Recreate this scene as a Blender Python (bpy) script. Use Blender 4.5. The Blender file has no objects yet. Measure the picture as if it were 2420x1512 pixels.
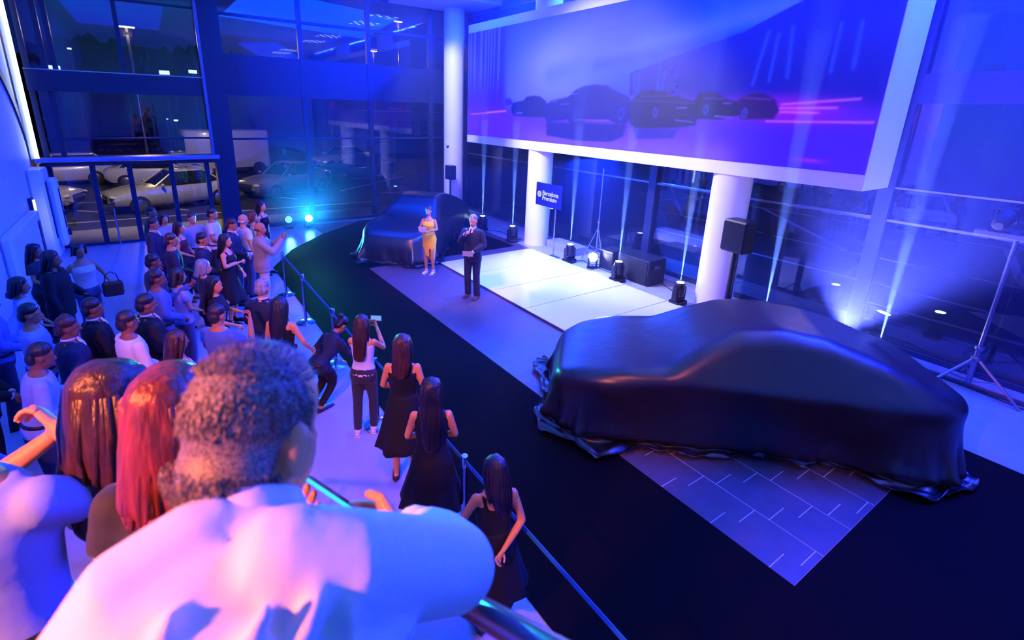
HAZE0 = 0
BEAM = 22000.0
SCREEN_GAIN = 1.25
import bpy, bmesh, math, random
import numpy as np
from mathutils import Vector, Matrix, Euler

S = bpy.context.scene
COL = S.collection
rad = math.radians

# ------------------------------------------------------------------ camera
cam_d = bpy.data.cameras.new('camera')
cam = bpy.data.objects.new('camera', cam_d)
COL.objects.link(cam)
S.camera = cam
CR = ((0.830060842850961, -0.5569352968280764, 0.02867180344126563),
      (-0.1381804512249877, -0.2552109163500258, -0.9569605796870834),
      (0.5402824817304471, 0.7903736226132564, -0.28879815894909444))
H = 3.85
mw = Matrix.Identity(4)
for i in range(3):
    mw[i][0] = CR[0][i]; mw[i][1] = -CR[1][i]; mw[i][2] = -CR[2][i]
mw[2][3] = H
cam.matrix_world = mw
cam_d.sensor_fit = 'HORIZONTAL'
cam_d.sensor_width = 36.0
cam_d.lens = 1164.15208 / 2420 * 36.0
cam_d.shift_x = 46.528586 / 2420
cam_d.shift_y = -140.945 / 2420
cam_d.clip_start = 0.05
cam_d.clip_end = 400
cam_d.dof.use_dof = True
cam_d.dof.focus_distance = 8.0
cam_d.dof.aperture_fstop = 3.2

# ------------------------------------------------------------------ view, world
S.view_settings.view_transform = 'Standard'
S.view_settings.look = 'None'
S.view_settings.exposure = -0.10
S.view_settings.gamma = 1.0
S.view_settings.use_curve_mapping = False
S.cycles.use_denoising = True
S.cycles.use_adaptive_sampling = True
S.cycles.adaptive_threshold = 0.09
S.cycles.adaptive_min_samples = 20
S.cycles.max_bounces = 6
S.cycles.diffuse_bounces = 2
S.cycles.glossy_bounces = 3
S.cycles.transmission_bounces = 4
S.cycles.transparent_max_bounces = 12
S.cycles.volume_bounces = 0
S.cycles.sample_clamp_indirect = 15.0
S.cycles.caustics_reflective = False
S.cycles.caustics_refractive = False

W = bpy.data.worlds.new('night_sky')
S.world = W
W.use_nodes = True
nt = W.node_tree
nt.nodes.clear()
wo = nt.nodes.new('ShaderNodeOutputWorld')
bg = nt.nodes.new('ShaderNodeBackground')
tc = nt.nodes.new('ShaderNodeTexCoord')
sp = nt.nodes.new('ShaderNodeSeparateXYZ')
cr = nt.nodes.new('ShaderNodeValToRGB')
ns = nt.nodes.new('ShaderNodeTexNoise')
ns.inputs['Scale'].default_value = 3.0
ns.inputs['Detail'].default_value = 4.0
mx = nt.nodes.new('ShaderNodeMixRGB'); mx.blend_type = 'MULTIPLY'; mx.inputs[0].default_value = 0.5
nt.links.new(tc.outputs['Generated'], sp.inputs[0])
nt.links.new(sp.outputs['Z'], cr.inputs[0])
nt.links.new(tc.outputs['Generated'], ns.inputs['Vector'])
cr.color_ramp.elements[0].position = 0.0; cr.color_ramp.elements[0].color = (0.004, 0.012, 0.10, 1)
cr.color_ramp.elements[1].position = 0.5; cr.color_ramp.elements[1].color = (0.001, 0.008, 0.14, 1)
nt.links.new(cr.outputs[0], mx.inputs[1]); nt.links.new(ns.outputs['Fac'], mx.inputs[2])
nt.links.new(mx.outputs[0], bg.inputs['Color'])
bg.inputs['Strength'].default_value = 1.3
nt.links.new(bg.outputs[0], wo.inputs['Surface'])


# ------------------------------------------------------------------ lights of the room
def aim(o, target):
    d = Vector(target) - o.location
    o.rotation_euler = d.to_track_quat('-Z', 'Y').to_euler()


def spot(name, loc, target, power, colour, angle, blend=0.3, size=0.05):
    l = bpy.data.lights.new(name, 'SPOT')
    l.energy = power; l.color = colour; l.spot_size = rad(angle); l.spot_blend = blend; l.shadow_soft_size = size
    o = bpy.data.objects.new(name, l); COL.objects.link(o); o.location = loc; aim(o, target)
    return o


def area(name, loc, target, power, colour, sx, sy, spread=180):
    l = bpy.data.lights.new(name, 'AREA')
    l.shape = 'RECTANGLE'; l.size = sx; l.size_y = sy; l.energy = power; l.color = colour; l.spread = rad(spread)
    o = bpy.data.objects.new(name, l); COL.objects.link(o); o.location = loc; aim(o, target)
    return o


BLUE = (0.0, 0.022, 1.0)
area('blue_wash_lamp_stage', (5.5, 9.0, 7.1), (5.5, 9.0, 0), 300, BLUE, 6, 8)
area('blue_wash_lamp_left', (-0.5, 8.0, 7.1), (-0.5, 8.0, 0), 235, BLUE, 3, 8)
area('far_haze_fill', (5.8, 14.2, 7.1), (6.2, 15.5, 2), 1300, (0.0, 0.035, 1.0), 6, 3)  # soft blue light added to brighten the haze at the far glass
spot('car_park_fill', (-0.6, 17.9, 6.9), (0.2, 23.5, 0.4), 2600, (1.0, 0.72, 0.32), 95, 0.6, 0.3)  # unseen light added above the glass to brighten the parked cars
area('blue_wash_lamp_front', (6.5, 0.0, 7.1), (4.5, 1.5, 0), 160, BLUE, 3, 3)
spot('warm_side_lamp', (-2.45, 0.7, 4.4), (1.9, 3.1, 1.3), 1300, (1.0, 0.22, 0.05), 92, 0.5, 0.10)
spot('warm_key_lamp', (0.0, 0.4, 7.15), (3.8, 7.0, 0.5), 800, (1.0, 0.20, 0.10), 60, 0.35, 0.10)
spot('warm_presenter_lamp', (1.2, 5.6, 7.1), (5.2, 9.4, 1.1), 2300, (1.0, 0.38, 0.10), 30, 0.4, 0.10)
spot('warm_presenter_lamp', (-1.8, 5.0, 6.9), (1.1, 10.6, 1.3), 1100, (1.0, 0.22, 0.12), 26, 0.5, 0.10)
spot('blue_key_lamp', (8.2, -1.5, 6.9), (-0.2, 1.4, 3.0), 1300, (0.0, 0.035, 1.0), 60, 0.6, 0.2)
spot('white_stage_lamp', (2.5, 10.5, 7.0), (9.6, 8.8, 2.6), 5200, (0.80, 0.74, 1.0), 58, 0.6, 0.2)
spot('white_stage_lamp', (6.9, 7.9, 7.2), (7.27, 7.9, 0.0), 1000, (0.85, 0.88, 1.0), 44, 0.3, 0.2)
area('under_screen_lamp', (9.80, 9.2, 2.78), (9.86, 9.2, 0), 2000, (0.01, 0.07, 1.0), 0.12, 10.5)
spot('column_fill_light', (5.5, 12.5, 7.0), (9.42, 16.6, 3.6), 1500, (0.85, 0.85, 1.0), 46, 0.5, 0.2)  # extra spot added to whiten the corner column
# linear wash light tubes close to the right glass wall, below the ceiling
for yy, pw in ((0.6, 3600), (6.2, 5200), (11.9, 5200)):
    area('linear_ceiling_lamp', (9.75, yy, 7.15), (9.75, yy, 0), pw, (0.003, 0.018, 1.0), 0.12, 4.0)


# ------------------------------------------------------------------ helpers
def pset(b, **kw):
    for k, v in kw.items():
        k = k.replace('_', ' ')
        if k in b.inputs:
            if isinstance(v, tuple) and len(v) == 3: v = (*v, 1)
            b.inputs[k].default_value = v


MATS = {}


def mat(name, col, rough=0.5, metal=0.0, noise=0.0, nscale=30.0, bump=0.0, bscale=60.0, stretch=None, emis=None, estr=1.0, spec=0.5, sheen=0.0, coat=0.0, alpha=None):
    if name in MATS: return MATS[name]
    m = bpy.data.materials.new(name); m.use_nodes = True
    t = m.node_tree; b = t.nodes['Principled BSDF']
    pset(b, Base_Color=col, Roughness=rough, Metallic=metal, Specular_IOR_Level=spec, Sheen_Weight=sheen, Coat_Weight=coat)
    if emis:
        pset(b, Emission_Color=emis, Emission_Strength=estr)
    if noise or bump:
        c = t.nodes.new('ShaderNodeTexCoord'); mp = t.nodes.new('ShaderNodeMapping')
        if stretch: mp.inputs['Scale'].default_value = stretch
        t.links.new(c.outputs['Object'], mp.inputs[0])
    if noise:
        n = t.nodes.new('ShaderNodeTexNoise'); n.inputs['Scale'].default_value = nscale; n.inputs['Detail'].default_value = 3
        t.links.new(mp.outputs[0], n.inputs['Vector'])
        r = t.nodes.new('ShaderNodeValToRGB')
        r.color_ramp.elements[0].position = 0.3; r.color_ramp.elements[1].position = 0.7
        r.color_ramp.elements[0].color = (*[max(0, x * (1 - noise)) for x in col], 1)
        r.color_ramp.elements[1].color = (*[min(1, x * (1 + noise)) for x in col], 1)
        t.links.new(n.outputs['Fac'], r.inputs[0]); t.links.new(r.outputs[0], b.inputs['Base Color'])
    if bump:
        n2 = t.nodes.new('ShaderNodeTexNoise'); n2.inputs['Scale'].default_value = bscale; n2.inputs['Detail'].default_value = 4
        t.links.new(mp.outputs[0], n2.inputs['Vector'])
        bp = t.nodes.new('ShaderNodeBump'); bp.inputs['Strength'].default_value = bump; bp.inputs['Distance'].default_value = 0.02
        t.links.new(n2.outputs['Fac'], bp.inputs['Height']); t.links.new(bp.outputs[0], b.inputs['Normal'])
    MATS[name] = m
    return m


def glow(name, col, strength):
    if name in MATS: return MATS[name]
    m = bpy.data.materials.new(name); m.use_nodes = True; t = m.node_tree; t.nodes.clear()
    o = t.nodes.new('ShaderNodeOutputMaterial'); e = t.nodes.new('ShaderNodeEmission')
    e.inputs[0].default_value = (*col, 1); e.inputs[1].default_value = strength
    t.links.new(e.outputs[0], o.inputs[0]); MATS[name] = m
    return m


def glass_mat(name, tint, refl=1.0):
    m = bpy.data.materials.new(name); m.use_nodes = True; t = m.node_tree; t.nodes.clear()
    o = t.nodes.new('ShaderNodeOutputMaterial'); tr = t.nodes.new('ShaderNodeBsdfTransparent'); g = t.nodes.new('ShaderNodeBsdfGlossy')
    f = t.nodes.new('ShaderNodeFresnel'); f.inputs[0].default_value = 1.6; x = t.nodes.new('ShaderNodeMixShader')
    tr.inputs[0].default_value = (*tint, 1); g.inputs['Roughness'].default_value = 0.02
    mu = t.nodes.new('ShaderNodeMath'); mu.operation = 'MULTIPLY'; mu.inputs[1].default_value = refl; mu.use_clamp = True
    t.links.new(f.outputs[0], mu.inputs[0]); t.links.new(mu.outputs[0], x.inputs[0])
    t.links.new(tr.outputs[0], x.inputs[1]); t.links.new(g.outputs[0], x.inputs[2]); t.links.new(x.outputs[0], o.inputs[0])
    return m


class MB:
    """collects shapes; build() links them as ONE mesh object"""
    def __init__(self): self.v = []; self.f = []; self.mi = []; self.cur = 0

    def add(self, vs, fs):
        n = len(self.v); self.v += [tuple(p) for p in vs]; self.f += [tuple(i + n for i in q) for q in fs]; self.mi += [self.cur] * len(fs)
        return self

    def box(self, x0, x1, y0, y1, z0, z1, bev=0.0, M=None):
        if bev <= 0:
            vs = [(x, y, z) for z in (z0, z1) for x, y in ((x0, y0), (x1, y0), (x1, y1), (x0, y1))]
            fs = [(3, 2, 1, 0), (4, 5, 6, 7), (0, 1, 5, 4), (1, 2, 6, 5), (2, 3, 7, 6), (3, 0, 4, 7)]
        else:
            b = min(bev, (x1 - x0) / 2.01, (y1 - y0) / 2.01, (z1 - z0) / 2.01)
            vs = []; fs = []
            def ring(z, i):
                a = b if i else 0
                if i: pts = [(x0 + b, y0), (x1 - b, y0), (x1, y0 + b), (x1, y1 - b), (x1 - b, y1), (x0 + b, y1), (x0, y1 - b), (x0, y0 + b)]
                else: pts = [(x0 + b, y0 + b * .4), (x1 - b, y0 + b * .4), (x1 - b * .4, y0 + b), (x1 - b * .4, y1 - b), (x1 - b, y1 - b * .4), (x0 + b, y1 - b * .4), (x0 + b * .4, y1 - b), (x0 + b * .4, y0 + b)]
                return [(x, y, z) for x, y in pts]
            for z, i in ((z0, 0), (z0 + b, 1), (z1 - b, 1), (z1, 0)): vs += ring(z, i)
            for k in range(3):
                for j in range(8):
                    fs.append((k * 8 + j, k * 8 + (j + 1) % 8, k * 8 + 8 + (j + 1) % 8, k * 8 + 8 + j))
            fs.append(tuple(reversed(range(8)))); fs.append(tuple(range(24, 32)))
        if M is not None: vs = [M @ Vector(p) for p in vs]
        return self.add(vs, fs)

    def cyl(self, p, q, r0, r1=None, seg=16, caps=True):
        r1 = r0 if r1 is None else r1
        p = Vector(p); q = Vector(q); d = (q - p).normalized()
        a = d.orthogonal().normalized(); b = d.cross(a)
        vs = []
        for c, r in ((p, r0), (q, r1)):
            vs += [c + (a * math.cos(2 * math.pi * i / seg) + b * math.sin(2 * math.pi * i / seg)) * r for i in range(seg)]
        fs = [(i, (i + 1) % seg, seg + (i + 1) % seg, seg + i) for i in range(seg)]
        if caps: fs += [tuple(reversed(range(seg))), tuple(range(seg, 2 * seg))]
        return self.add(vs, fs)

    def lathe(self, prof, c=(0, 0, 0), seg=24):
        vs = []; fs = []; n = len(prof)
        for r, z in prof:
            vs += [(c[0] + r * math.cos(2 * math.pi * i / seg), c[1] + r * math.sin(2 * math.pi * i / seg), c[2] + z) for i in range(seg)]
        for k in range(n - 1):
            for i in range(seg): fs.append((k * seg + i, k * seg + (i + 1) % seg, (k + 1) * seg + (i + 1) % seg, (k + 1) * seg + i))
        fs += [tuple(reversed(range(seg))), tuple(range((n - 1) * seg, n * seg))]
        return self.add(vs, fs)

    def tube(self, pts, radii, seg=10, sq=None, rnd=True, up=None):
        """tapered tube through pts; sq = list of (sx, sy) flattening"""
        P = [Vector(p) for p in pts]; R = list(radii)
        SQ = sq or [(1, 1)] * len(P)
        if rnd:
            d0 = (P[0] - P[1]).normalized(); d1 = (P[-1] - P[-2]).normalized()
            P = [P[0] + d0 * R[0] * .8, P[0] + d0 * R[0] * .5] + P + [P[-1] + d1 * R[-1] * .5, P[-1] + d1 * R[-1] * .8]
            R = [R[0] * .45, R[0] * .84] + R + [R[-1] * .84, R[-1] * .45]
            SQ = [SQ[0], SQ[0]] + list(SQ) + [SQ[-1], SQ[-1]]
        n = len(P); vs = []; prev = None
        for k in range(n):
            t = (P[min(k + 1, n - 1)] - P[max(k - 1, 0)]).normalized()
            if prev is None:
                a = Vector(up) if up is not None else t.orthogonal()
                a = (a - t * a.dot(t)).normalized()
            else:
                a = (prev - t * prev.dot(t)).normalized()
            prev = a; b = t.cross(a)
            for i in range(seg):
                w = 2 * math.pi * i / seg
                vs.append(P[k] + (a * math.cos(w) * SQ[k][0] + b * math.sin(w) * SQ[k][1]) * R[k])
        fs = [(k * seg + i, k * seg + (i + 1) % seg, (k + 1) * seg + (i + 1) % seg, (k + 1) * seg + i) for k in range(n - 1) for i in range(seg)]
        fs += [tuple(reversed(range(seg))), tuple(range((n - 1) * seg, n * seg))]
        return self.add(vs, fs)

    def ell(self, c, r, seg=14, rings=9, M=None):
        c = Vector(c); vs = [(0, 0, -1)]
        for k in range(1, rings):
            a = -math.pi / 2 + math.pi * k / rings
            vs += [(math.cos(a) * math.cos(2 * math.pi * i / seg), math.cos(a) * math.sin(2 * math.pi * i / seg), math.sin(a)) for i in range(seg)]
        vs.append((0, 0, 1))
        out = []
        for p in vs:
            q = Vector((p[0] * r[0], p[1] * r[1], p[2] * r[2]))
            if M is not None: q = M @ q
            out.append(c + q)
        fs = [(0, 1 + (i + 1) % seg, 1 + i) for i in range(seg)]
        for k in range(rings - 2):
            o = 1 + k * seg
            fs += [(o + i, o + (i + 1) % seg, o + seg + (i + 1) % seg, o + seg + i) for i in range(seg)]
        o = 1 + (rings - 2) * seg; t = len(out) - 1
        fs += [(o + i, o + (i + 1) % seg, t) for i in range(seg)]
        return self.add(out, fs)

    def xform(self, M):
        self.v = [tuple(M @ Vector(p)) for p in self.v]; return self

    def mesh(self, name, mats=None, smooth=True):
        me = bpy.data.meshes.new(name); me.from_pydata(self.v, [], self.f)
        if mats:
            for m in (mats if isinstance(mats, (list, tuple)) else [mats]): me.materials.append(m)
            if max(self.mi, default=0): me.polygons.foreach_set('material_index', self.mi)
        me.update()
        if smooth:
            me.polygons.foreach_set('use_smooth', [True] * len(me.polygons))
        return me

    def build(self, name, mats, parent=None, smooth=False, auto=None, **props):
        me = self.mesh(name, mats, smooth or auto is not None)
        if auto is not None: me.set_sharp_from_angle(angle=rad(auto))
        return link(name, me, parent, **props)


def link(name, me, parent=None, **props):
    o = bpy.data.objects.new(name, me); COL.objects.link(o)
    if parent is not None: o.parent = parent
    for k, v in props.items():
        if v is not None: o[k] = v
    return o


def thing(name, label, cat, loc=(0, 0, 0), rz=0, group=None, kind=None):
    o = bpy.data.objects.new(name, None); COL.objects.link(o); o.location = loc; o.rotation_euler = (0, 0, rz)
    o.empty_display_size = 0.1
    if label: o['label'] = label
    if cat: o['category'] = cat
    if group: o['group'] = group
    if kind: o['kind'] = kind
    return o


def shell(name, label=None, loc=(0, 0, 0)):
    return thing(name, label, None, loc, kind='structure')


def dup_tree(o, parent=None):
    c = o.copy(); COL.objects.link(c); c.parent = parent
    for ch in list(o.children): dup_tree(ch, c)
    return c
# ================================================================== the setting
M_floor = mat('pale_floor', (0.36, 0.38, 0.44), 0.28, noise=0.06, nscale=3, bump=0.02, bscale=8)
M_carpet = mat('black_carpet', (0.0035, 0.0018, 0.0025), 0.7, noise=0.3, nscale=300, bump=0.15, bscale=400, spec=0.06)
M_tile = mat('grey_tile', (0.085, 0.068, 0.10), 0.34, noise=0.12, nscale=6, bump=0.03, bscale=30)
M_joint = mat('tile_joint', (0.75, 0.62, 0.72), 0.6)
M_white = mat('white_paint', (0.86, 0.86, 0.88), 0.45)
M_wall = mat('wall_paint', (0.72, 0.73, 0.76), 0.5, noise=0.03, nscale=2)
M_steel = mat('dark_blue_steel', (0.018, 0.028, 0.075), 0.35, metal=0.3)
M_alu = mat('brushed_aluminium', (0.42, 0.45, 0.52), 0.25, metal=0.9)
M_pane = glass_mat('window_glass', (0.86, 0.90, 1.0), 1.25)
M_black = mat('black_plastic', (0.012, 0.012, 0.015), 0.35)
M_blackm = mat('black_matt', (0.010, 0.010, 0.013), 0.6)
M_chrome = mat('chrome', (0.75, 0.76, 0.8), 0.15, metal=1.0)
M_ceiling = mat('white_ceiling', (0.9, 0.9, 0.92), 0.6)

XR, YL, XL, ZC = 10.3, 17.15, -2.6, 7.35      # right glass, left glass, left wall, ceiling
MB().box(XL - .2, XR + .25, -5.0, YL + .3, -.25, 0).build('floor', M_floor, kind='structure')
MB().box(XL - .2, XR + .3, -5.0, YL + .3, ZC, ZC + .2).build('ceiling', M_ceiling, kind='structure')
MB().box(XL - .2, XL, -5.0, YL + .3, 0, ZC).build('wall_left', M_wall, kind='structure')
MB().box(XL, XR + .3, -5.2, -5.0, 0, ZC).build('wall_back', M_wall, kind='structure')
# white soffit step at the ceiling corner and dark slotted grille along the left glass
MB().box(7.2, XR, 14.9, YL, ZC - .12, ZC - .001).build('trim_1', M_ceiling, kind='structure')
g = shell('trim_2')
for i in range(40):
    MB().box(2.1 + i * .2, 2.22 + i * .2, YL - .34, YL - .14, ZC - .05, ZC - .005).build('slat', M_steel, g)

# grey tile lane of the stage, laid tile by tile near the camera
ln = shell('trim_3')
MB().box(4.07, 8.88, 4.6, YL - .2, .0, .006).build('stage_lane', M_tile, ln)
MB().box(4.07, 8.88, 1.19, 4.6, .0, .003).build('joint_bed', M_joint, ln)
tw, tl = .2875, .585
tile_me = {}
k = 0
for r in range(17):
    x0 = 4.05 + r * tw if r else 4.07
    x1 = 4.05 + (r + 1) * tw
    if x1 > 8.9: break
    off = (2.58 - r * .148) % tl
    y = 1.19 + ((off - 1.19) % tl) - tl
    gap = .007 if r % 2 == 0 else .0035
    while y < 4.6:
        y0, y1 = max(y, 1.19) + .005, min(y + tl, 4.6) - .005
        if y1 - y0 > .03:
            ga = .010 if r % 2 == 1 else .0010
            gb = .010 if r % 2 == 0 else .0010
            MB().box(x0 + gb * .6, x1 - ga * .6, y0, y1, .001, .006 + (k % 3) * .0003).build('tile', M_tile, ln); k += 1
        y += tl
# black carpet runway between the public and the lane, and its wing in the foreground
def slab(name, poly, z0, z1, m, **kw):
    b = MB(); n = len(poly)
    b.add([(x, y, z0) for x, y in poly] + [(x, y, z1) for x, y in poly],
          [tuple(reversed(range(n))), tuple(range(n, 2 * n))] + [(i, (i + 1) % n, n + (i + 1) % n, n + i) for i in range(n)])
    return b.build(name, m, **kw)
cp = thing('carpet', 'black carpet runway running along the rope barrier and out under the front draped car', 'carpet')
slab('runway', [(2.06, -4.0), (4.07, -4.0), (4.07, 11.43), (8.6, 11.43), (8.6, 12.2), (8.3, 16.6), (5.74, 16.8), (4.0, 15.4), (2.83, 14.06), (2.06, 12.6)], .0005, .011, M_carpet, parent=cp)
slab('wing', [(4.07, -4.0), (7.84, -4.0), (7.84, 1.19), (4.07, 1.19)], .0005, .011, M_carpet, parent=cp)

# low illuminated-looking white show platform of five panels
pf = thing('platform', 'low glossy white platform of five panels between the two draped cars', 'platform')
M_gloss = mat('white_gloss_panel', (0.80, 0.80, 0.84), 0.10, coat=0.4)
M_edge = mat('platform_edge', (0.12, 0.11, 0.16), 0.4)
MB().box(5.80, 8.74, 4.88, 10.86, .006, .045).build('frame', M_edge, pf)
for i in range(5):
    MB().box(5.79, 8.75, 4.87 + i * 1.198 + .009, 4.87 + (i + 1) * 1.198 - .009, .045, .062, .004).build('panel', M_gloss, pf)

# round white columns
for i, (cx_, cy_, lb) in enumerate(((9.42, 5.45, 'thick'), (9.42, 11.42, 'middle'), (9.42, 16.6, 'corner'))):
    b = MB(); b.lathe([(.365, 0), (.365, ZC)], (cx_, cy_, 0), 48)
    o = b.build('column' if i == 0 else 'column', M_white, auto=40, kind='structure')
    o['label'] = 'round white %s column %s' % (lb, ('behind the front draped car', 'beside the small sign', 'in the glass corner')[i])

# ---- right glass wall
wr = shell('window_1')
ys = [-4.9, -1.6, 3.2, 8.0, 12.8, YL]
for y in ys:
    MB().box(XR - .06, XR + .16, y - .11, y + .11, 0, ZC).build('mullion', M_steel, wr)
zt = [(0.0, .14), (2.24, 2.28), (4.17, 4.62), (7.1, ZC)]
for a, b_ in zt:
    MB().box(XR - .03, XR + .10, -4.9, YL, a, b_).build('transom', M_alu if b_ - a < .1 else M_steel, wr)
MB().box(XR - .03, XR + .04, -4.9, 3.1, 2.80, 2.83).build('transom', M_alu, wr)
for i in range(5):
    for a, b_ in ((.14, 2.24), (2.28, 4.17), (4.62, 7.1)):
        MB().box(XR + .03, XR + .045, ys[i] + .11, ys[i + 1] - .11, a, b_).build('pane', M_pane, wr)
MB().box(XR - .32, XR, -4.9, YL, 0, .05).build('baseboard_right', mat('sill_grey', (.30, .30, .36), .4), kind='structure')

# ---- left glass wall
wl = shell('window_2')
xs = [2.0, 4.25, 6.45, 8.75, XR]
for x in xs[1:-1]:
    MB().box(x - .07, x + .07, YL - .02, YL + .14, 0, ZC).build('mullion', M_steel, wl)
for a, b_ in ((0, .12), (2.80, 2.86), (4.09, 5.25), (6.27, 6.35), (7.2, ZC)):
    MB().box(2.0, XR, YL, YL + .1, a, b_).build('transom', M_steel, wl)
for i in range(4):
    for a, b_ in ((.12, 2.80), (2.86, 4.09), (5.25, 6.27), (6.35, 7.2)):
        MB().box(xs[i] + .07 * (i > 0), xs[i + 1] - .07, YL + .04, YL + .055, a, b_).build('pane', M_pane, wl)
MB().box(1.50, 2.02, YL - .25, YL + .3, 0, ZC).build('pillar', M_steel, kind='structure')
MB().box(1.42, 1.50, YL - .30, YL - .16, 2.35, ZC, .01).build('trim_4', mat('blue_steel_edge', (.12, .16, .34), .3, metal=.4), kind='structure')
# left bay: glass over an entrance lobby
wd = shell('window_3')
MB().box(-2.35, 1.5, YL - .22, YL - .02, 4.02, 4.52).build('beam', M_steel, wd)
MB().box(-2.35, 1.5, YL - .24, YL - .02, 4.52, 4.545).build('beam_edge', M_alu, wd)
MB().box(-2.5, 1.6, YL - .45, YL + .1, 2.29, 2.40, .02).build('ledge', mat('ledge_blue', (.25, .3, .5), .3, metal=.3), wd)
MB().box(-2.3, 1.5, YL - .35, YL + .0, 2.18, 2.25).build('head_rail', M_steel, wd)
MB().box(-2.35, 1.5, YL - .08, YL - .04, 2.84, 2.89).build('transom', M_steel, wd)
MB().box(-2.35, 1.5, YL - .08, YL - .04, 6.3, 6.36).build('transom', M_steel, wd)
for x in (-1.75, -.35):
    MB().box(x - .05, x + .05, YL - .12, YL, 4.52, ZC).build('mullion', M_steel, wd)
for x in (-2.3, -1.95):
    MB().box(x - .05, x + .06, YL - .12, YL, 2.4, ZC).build('mullion', M_steel, wd)
for x0, x1 in ((-2.3, -1.8), (-1.7, -.4), (-.3, 1.5)):
    MB().box(x0, x1, YL - .06, YL - .045, 4.55, 7.3).build('pane', M_pane, wd)
MB().box(-2.2, 1.5, YL - .06, YL - .045, 2.42, 4.02).build('pane', M_pane, wd)
for x in (-2.3, -1.42, -.62, .35, 1.25):
    MB().box(x - .06, x + .06, YL - .2, YL - .06, 0, 2.2).build('door_post', M_steel, wd)
for x0, x1 in ((-2.24, -1.48), (-1.36, -.68), (-.56, .29), (.41, 1.19)):
    MB().box(x0, x1, YL - .14, YL - .125, .06, 2.2).build('pane', M_pane, wd)
MB().box(-2.3, 1.5, YL - .22, YL - .04, 0, .06).build('threshold', M_steel, wd)
MB().cyl((-1.12, YL - .3, .02), (-1.12, YL - .3, 1.0), .022).build('door_handle', M_alu, wd)

# ---- left wall furniture: light strips, arch trim, white housing with shutter box
M_led = glow('white_led', (.55, .70, 1.0), 5.0)
s1 = thing('light_strip', 'tall bright white light strip on the left wall beside the glass', 'light')
MB().box(-2.56, -2.42, 16.78, 16.92, 2.38, 7.3).build('channel', M_wall, s1)
MB().box(-2.48, -2.40, 16.72, 16.78, 2.40, 7.3).build('diffuser', M_led, s1)
s2 = thing('light_strip', 'short bright white light strip low between the white wall housings', 'light')
MB().box(-2.6, -2.52, 15.45, 15.65, .4, 1.6).build('channel', M_steel, s2)
MB().box(-2.52, -2.49, 15.51, 15.59, .45, 1.55).build('diffuser', M_led, s2)
b = MB()
for i in range(16):
    a0 = rad(8 + i * 6); a1 = rad(8 + (i + 1) * 6)
    def P(a, r): return (-2.56, 13.4 + r * math.cos(a) * 1.15, 2.2 + r * math.sin(a) * .9)
    q = [P(a0, 3.0), P(a0, 3.25), P(a1, 3.25), P(a1, 3.0)]
    n = [(p[0] - .06, p[1], p[2]) for p in q]
    b.add(q + n, [(0, 1, 2, 3), (7, 6, 5, 4), (0, 4, 5, 1), (2, 6, 7, 3), (1, 5, 6, 2), (3, 7, 4, 0)])
b.build('trim_5', M_steel, kind='structure')
hs = thing('wall_housing', 'white sculpted housing with recessed slots on the left wall under the arch', 'wall housing')
MB().box(-2.6, -2.30, 15.9, 16.75, 0, 2.2, .05).build('body', M_white, hs)
MB().box(-2.34, -2.12, 16.15, 16.6, .25, 1.95, .08).build('shutter_box', M_white, hs)
MB().box(-2.31, -2.28, 15.98, 16.1, .5, 1.9, .01).build('slot', M_steel, hs)
MB().box(-2.13, -2.10, 16.25, 16.32, .7, 1.7, .01).build('slot', M_steel, hs)
for z_, r_ in ((.55, .09), (1.05, .05)): MB().cyl((-2.14, 16.45, z_), (-2.06, 16.45, z_), r_).build('knob', M_steel, hs, auto=40)
h2 = thing('wall_housing', 'wide low white housing at the left picture edge below the arch', 'wall housing')
MB().box(-2.6, -2.42, 12.3, 15.3, 0, 1.35, .05).build('body', M_white, h2)
MB().box(-2.43, -2.40, 14.9, 15.1, .35, 1.15, .01).build('slot', M_steel, h2)

# ---- ceiling lamps that mirror in the left glass
M_lamp = glow('lamp_white', (.45, .60, 1.0), 9.0)
M_tub = glow('tube_white', (.35, .50, 1.0), 6.0)
for i, cy_ in enumerate((14.5, 12.0, 6.8, 4.0, -2.0, -4.3)):
    c = thing('ceiling_lamp', ('cluster of small round white ceiling lamps, %s along the ceiling' % ('nearest the glass corner', 'second from the glass corner', 'third from the glass corner', 'fourth from the glass corner', 'fifth from the glass corner', 'farthest from the glass corner')[i]), 'ceiling lamp', (8.2, cy_, ZC), group='ceiling lamp clusters')
    MB().box(-.55, .55, -.6, .6, -.03, 0, .01).build('plate', M_ceiling, c)
    for q in range(4):
        for p in range(3):
            b = MB(); b.lathe([(.06, -.045), (.075, -.04), (.075, -.03)], (-.38 + p * .36 + (q % 2) * .16, -.42 + q * .28, 0), 6); b.build('bulb', M_lamp, c)
for i, (y0, y1) in enumerate(((-1.4, 2.6), (4.2, 8.2), (9.6, 14.2))):
    c = thing('linear_lamp', 'slim linear white lamp under the ceiling, %s one along the glass wall' % ('front', 'middle', 'rear')[i], 'ceiling lamp', (9.95, (y0 + y1) / 2, ZC), group='linear lamps')
    MB().box(-.06, .06, -(y1 - y0) / 2, (y1 - y0) / 2, -.09, 0).build('housing', M_white, c)
    MB().box(-.03, .03, -(y1 - y0) / 2 + .02, (y1 - y0) / 2 - .02, -.10, -.09).build('diffuser', M_tub, c)
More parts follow.
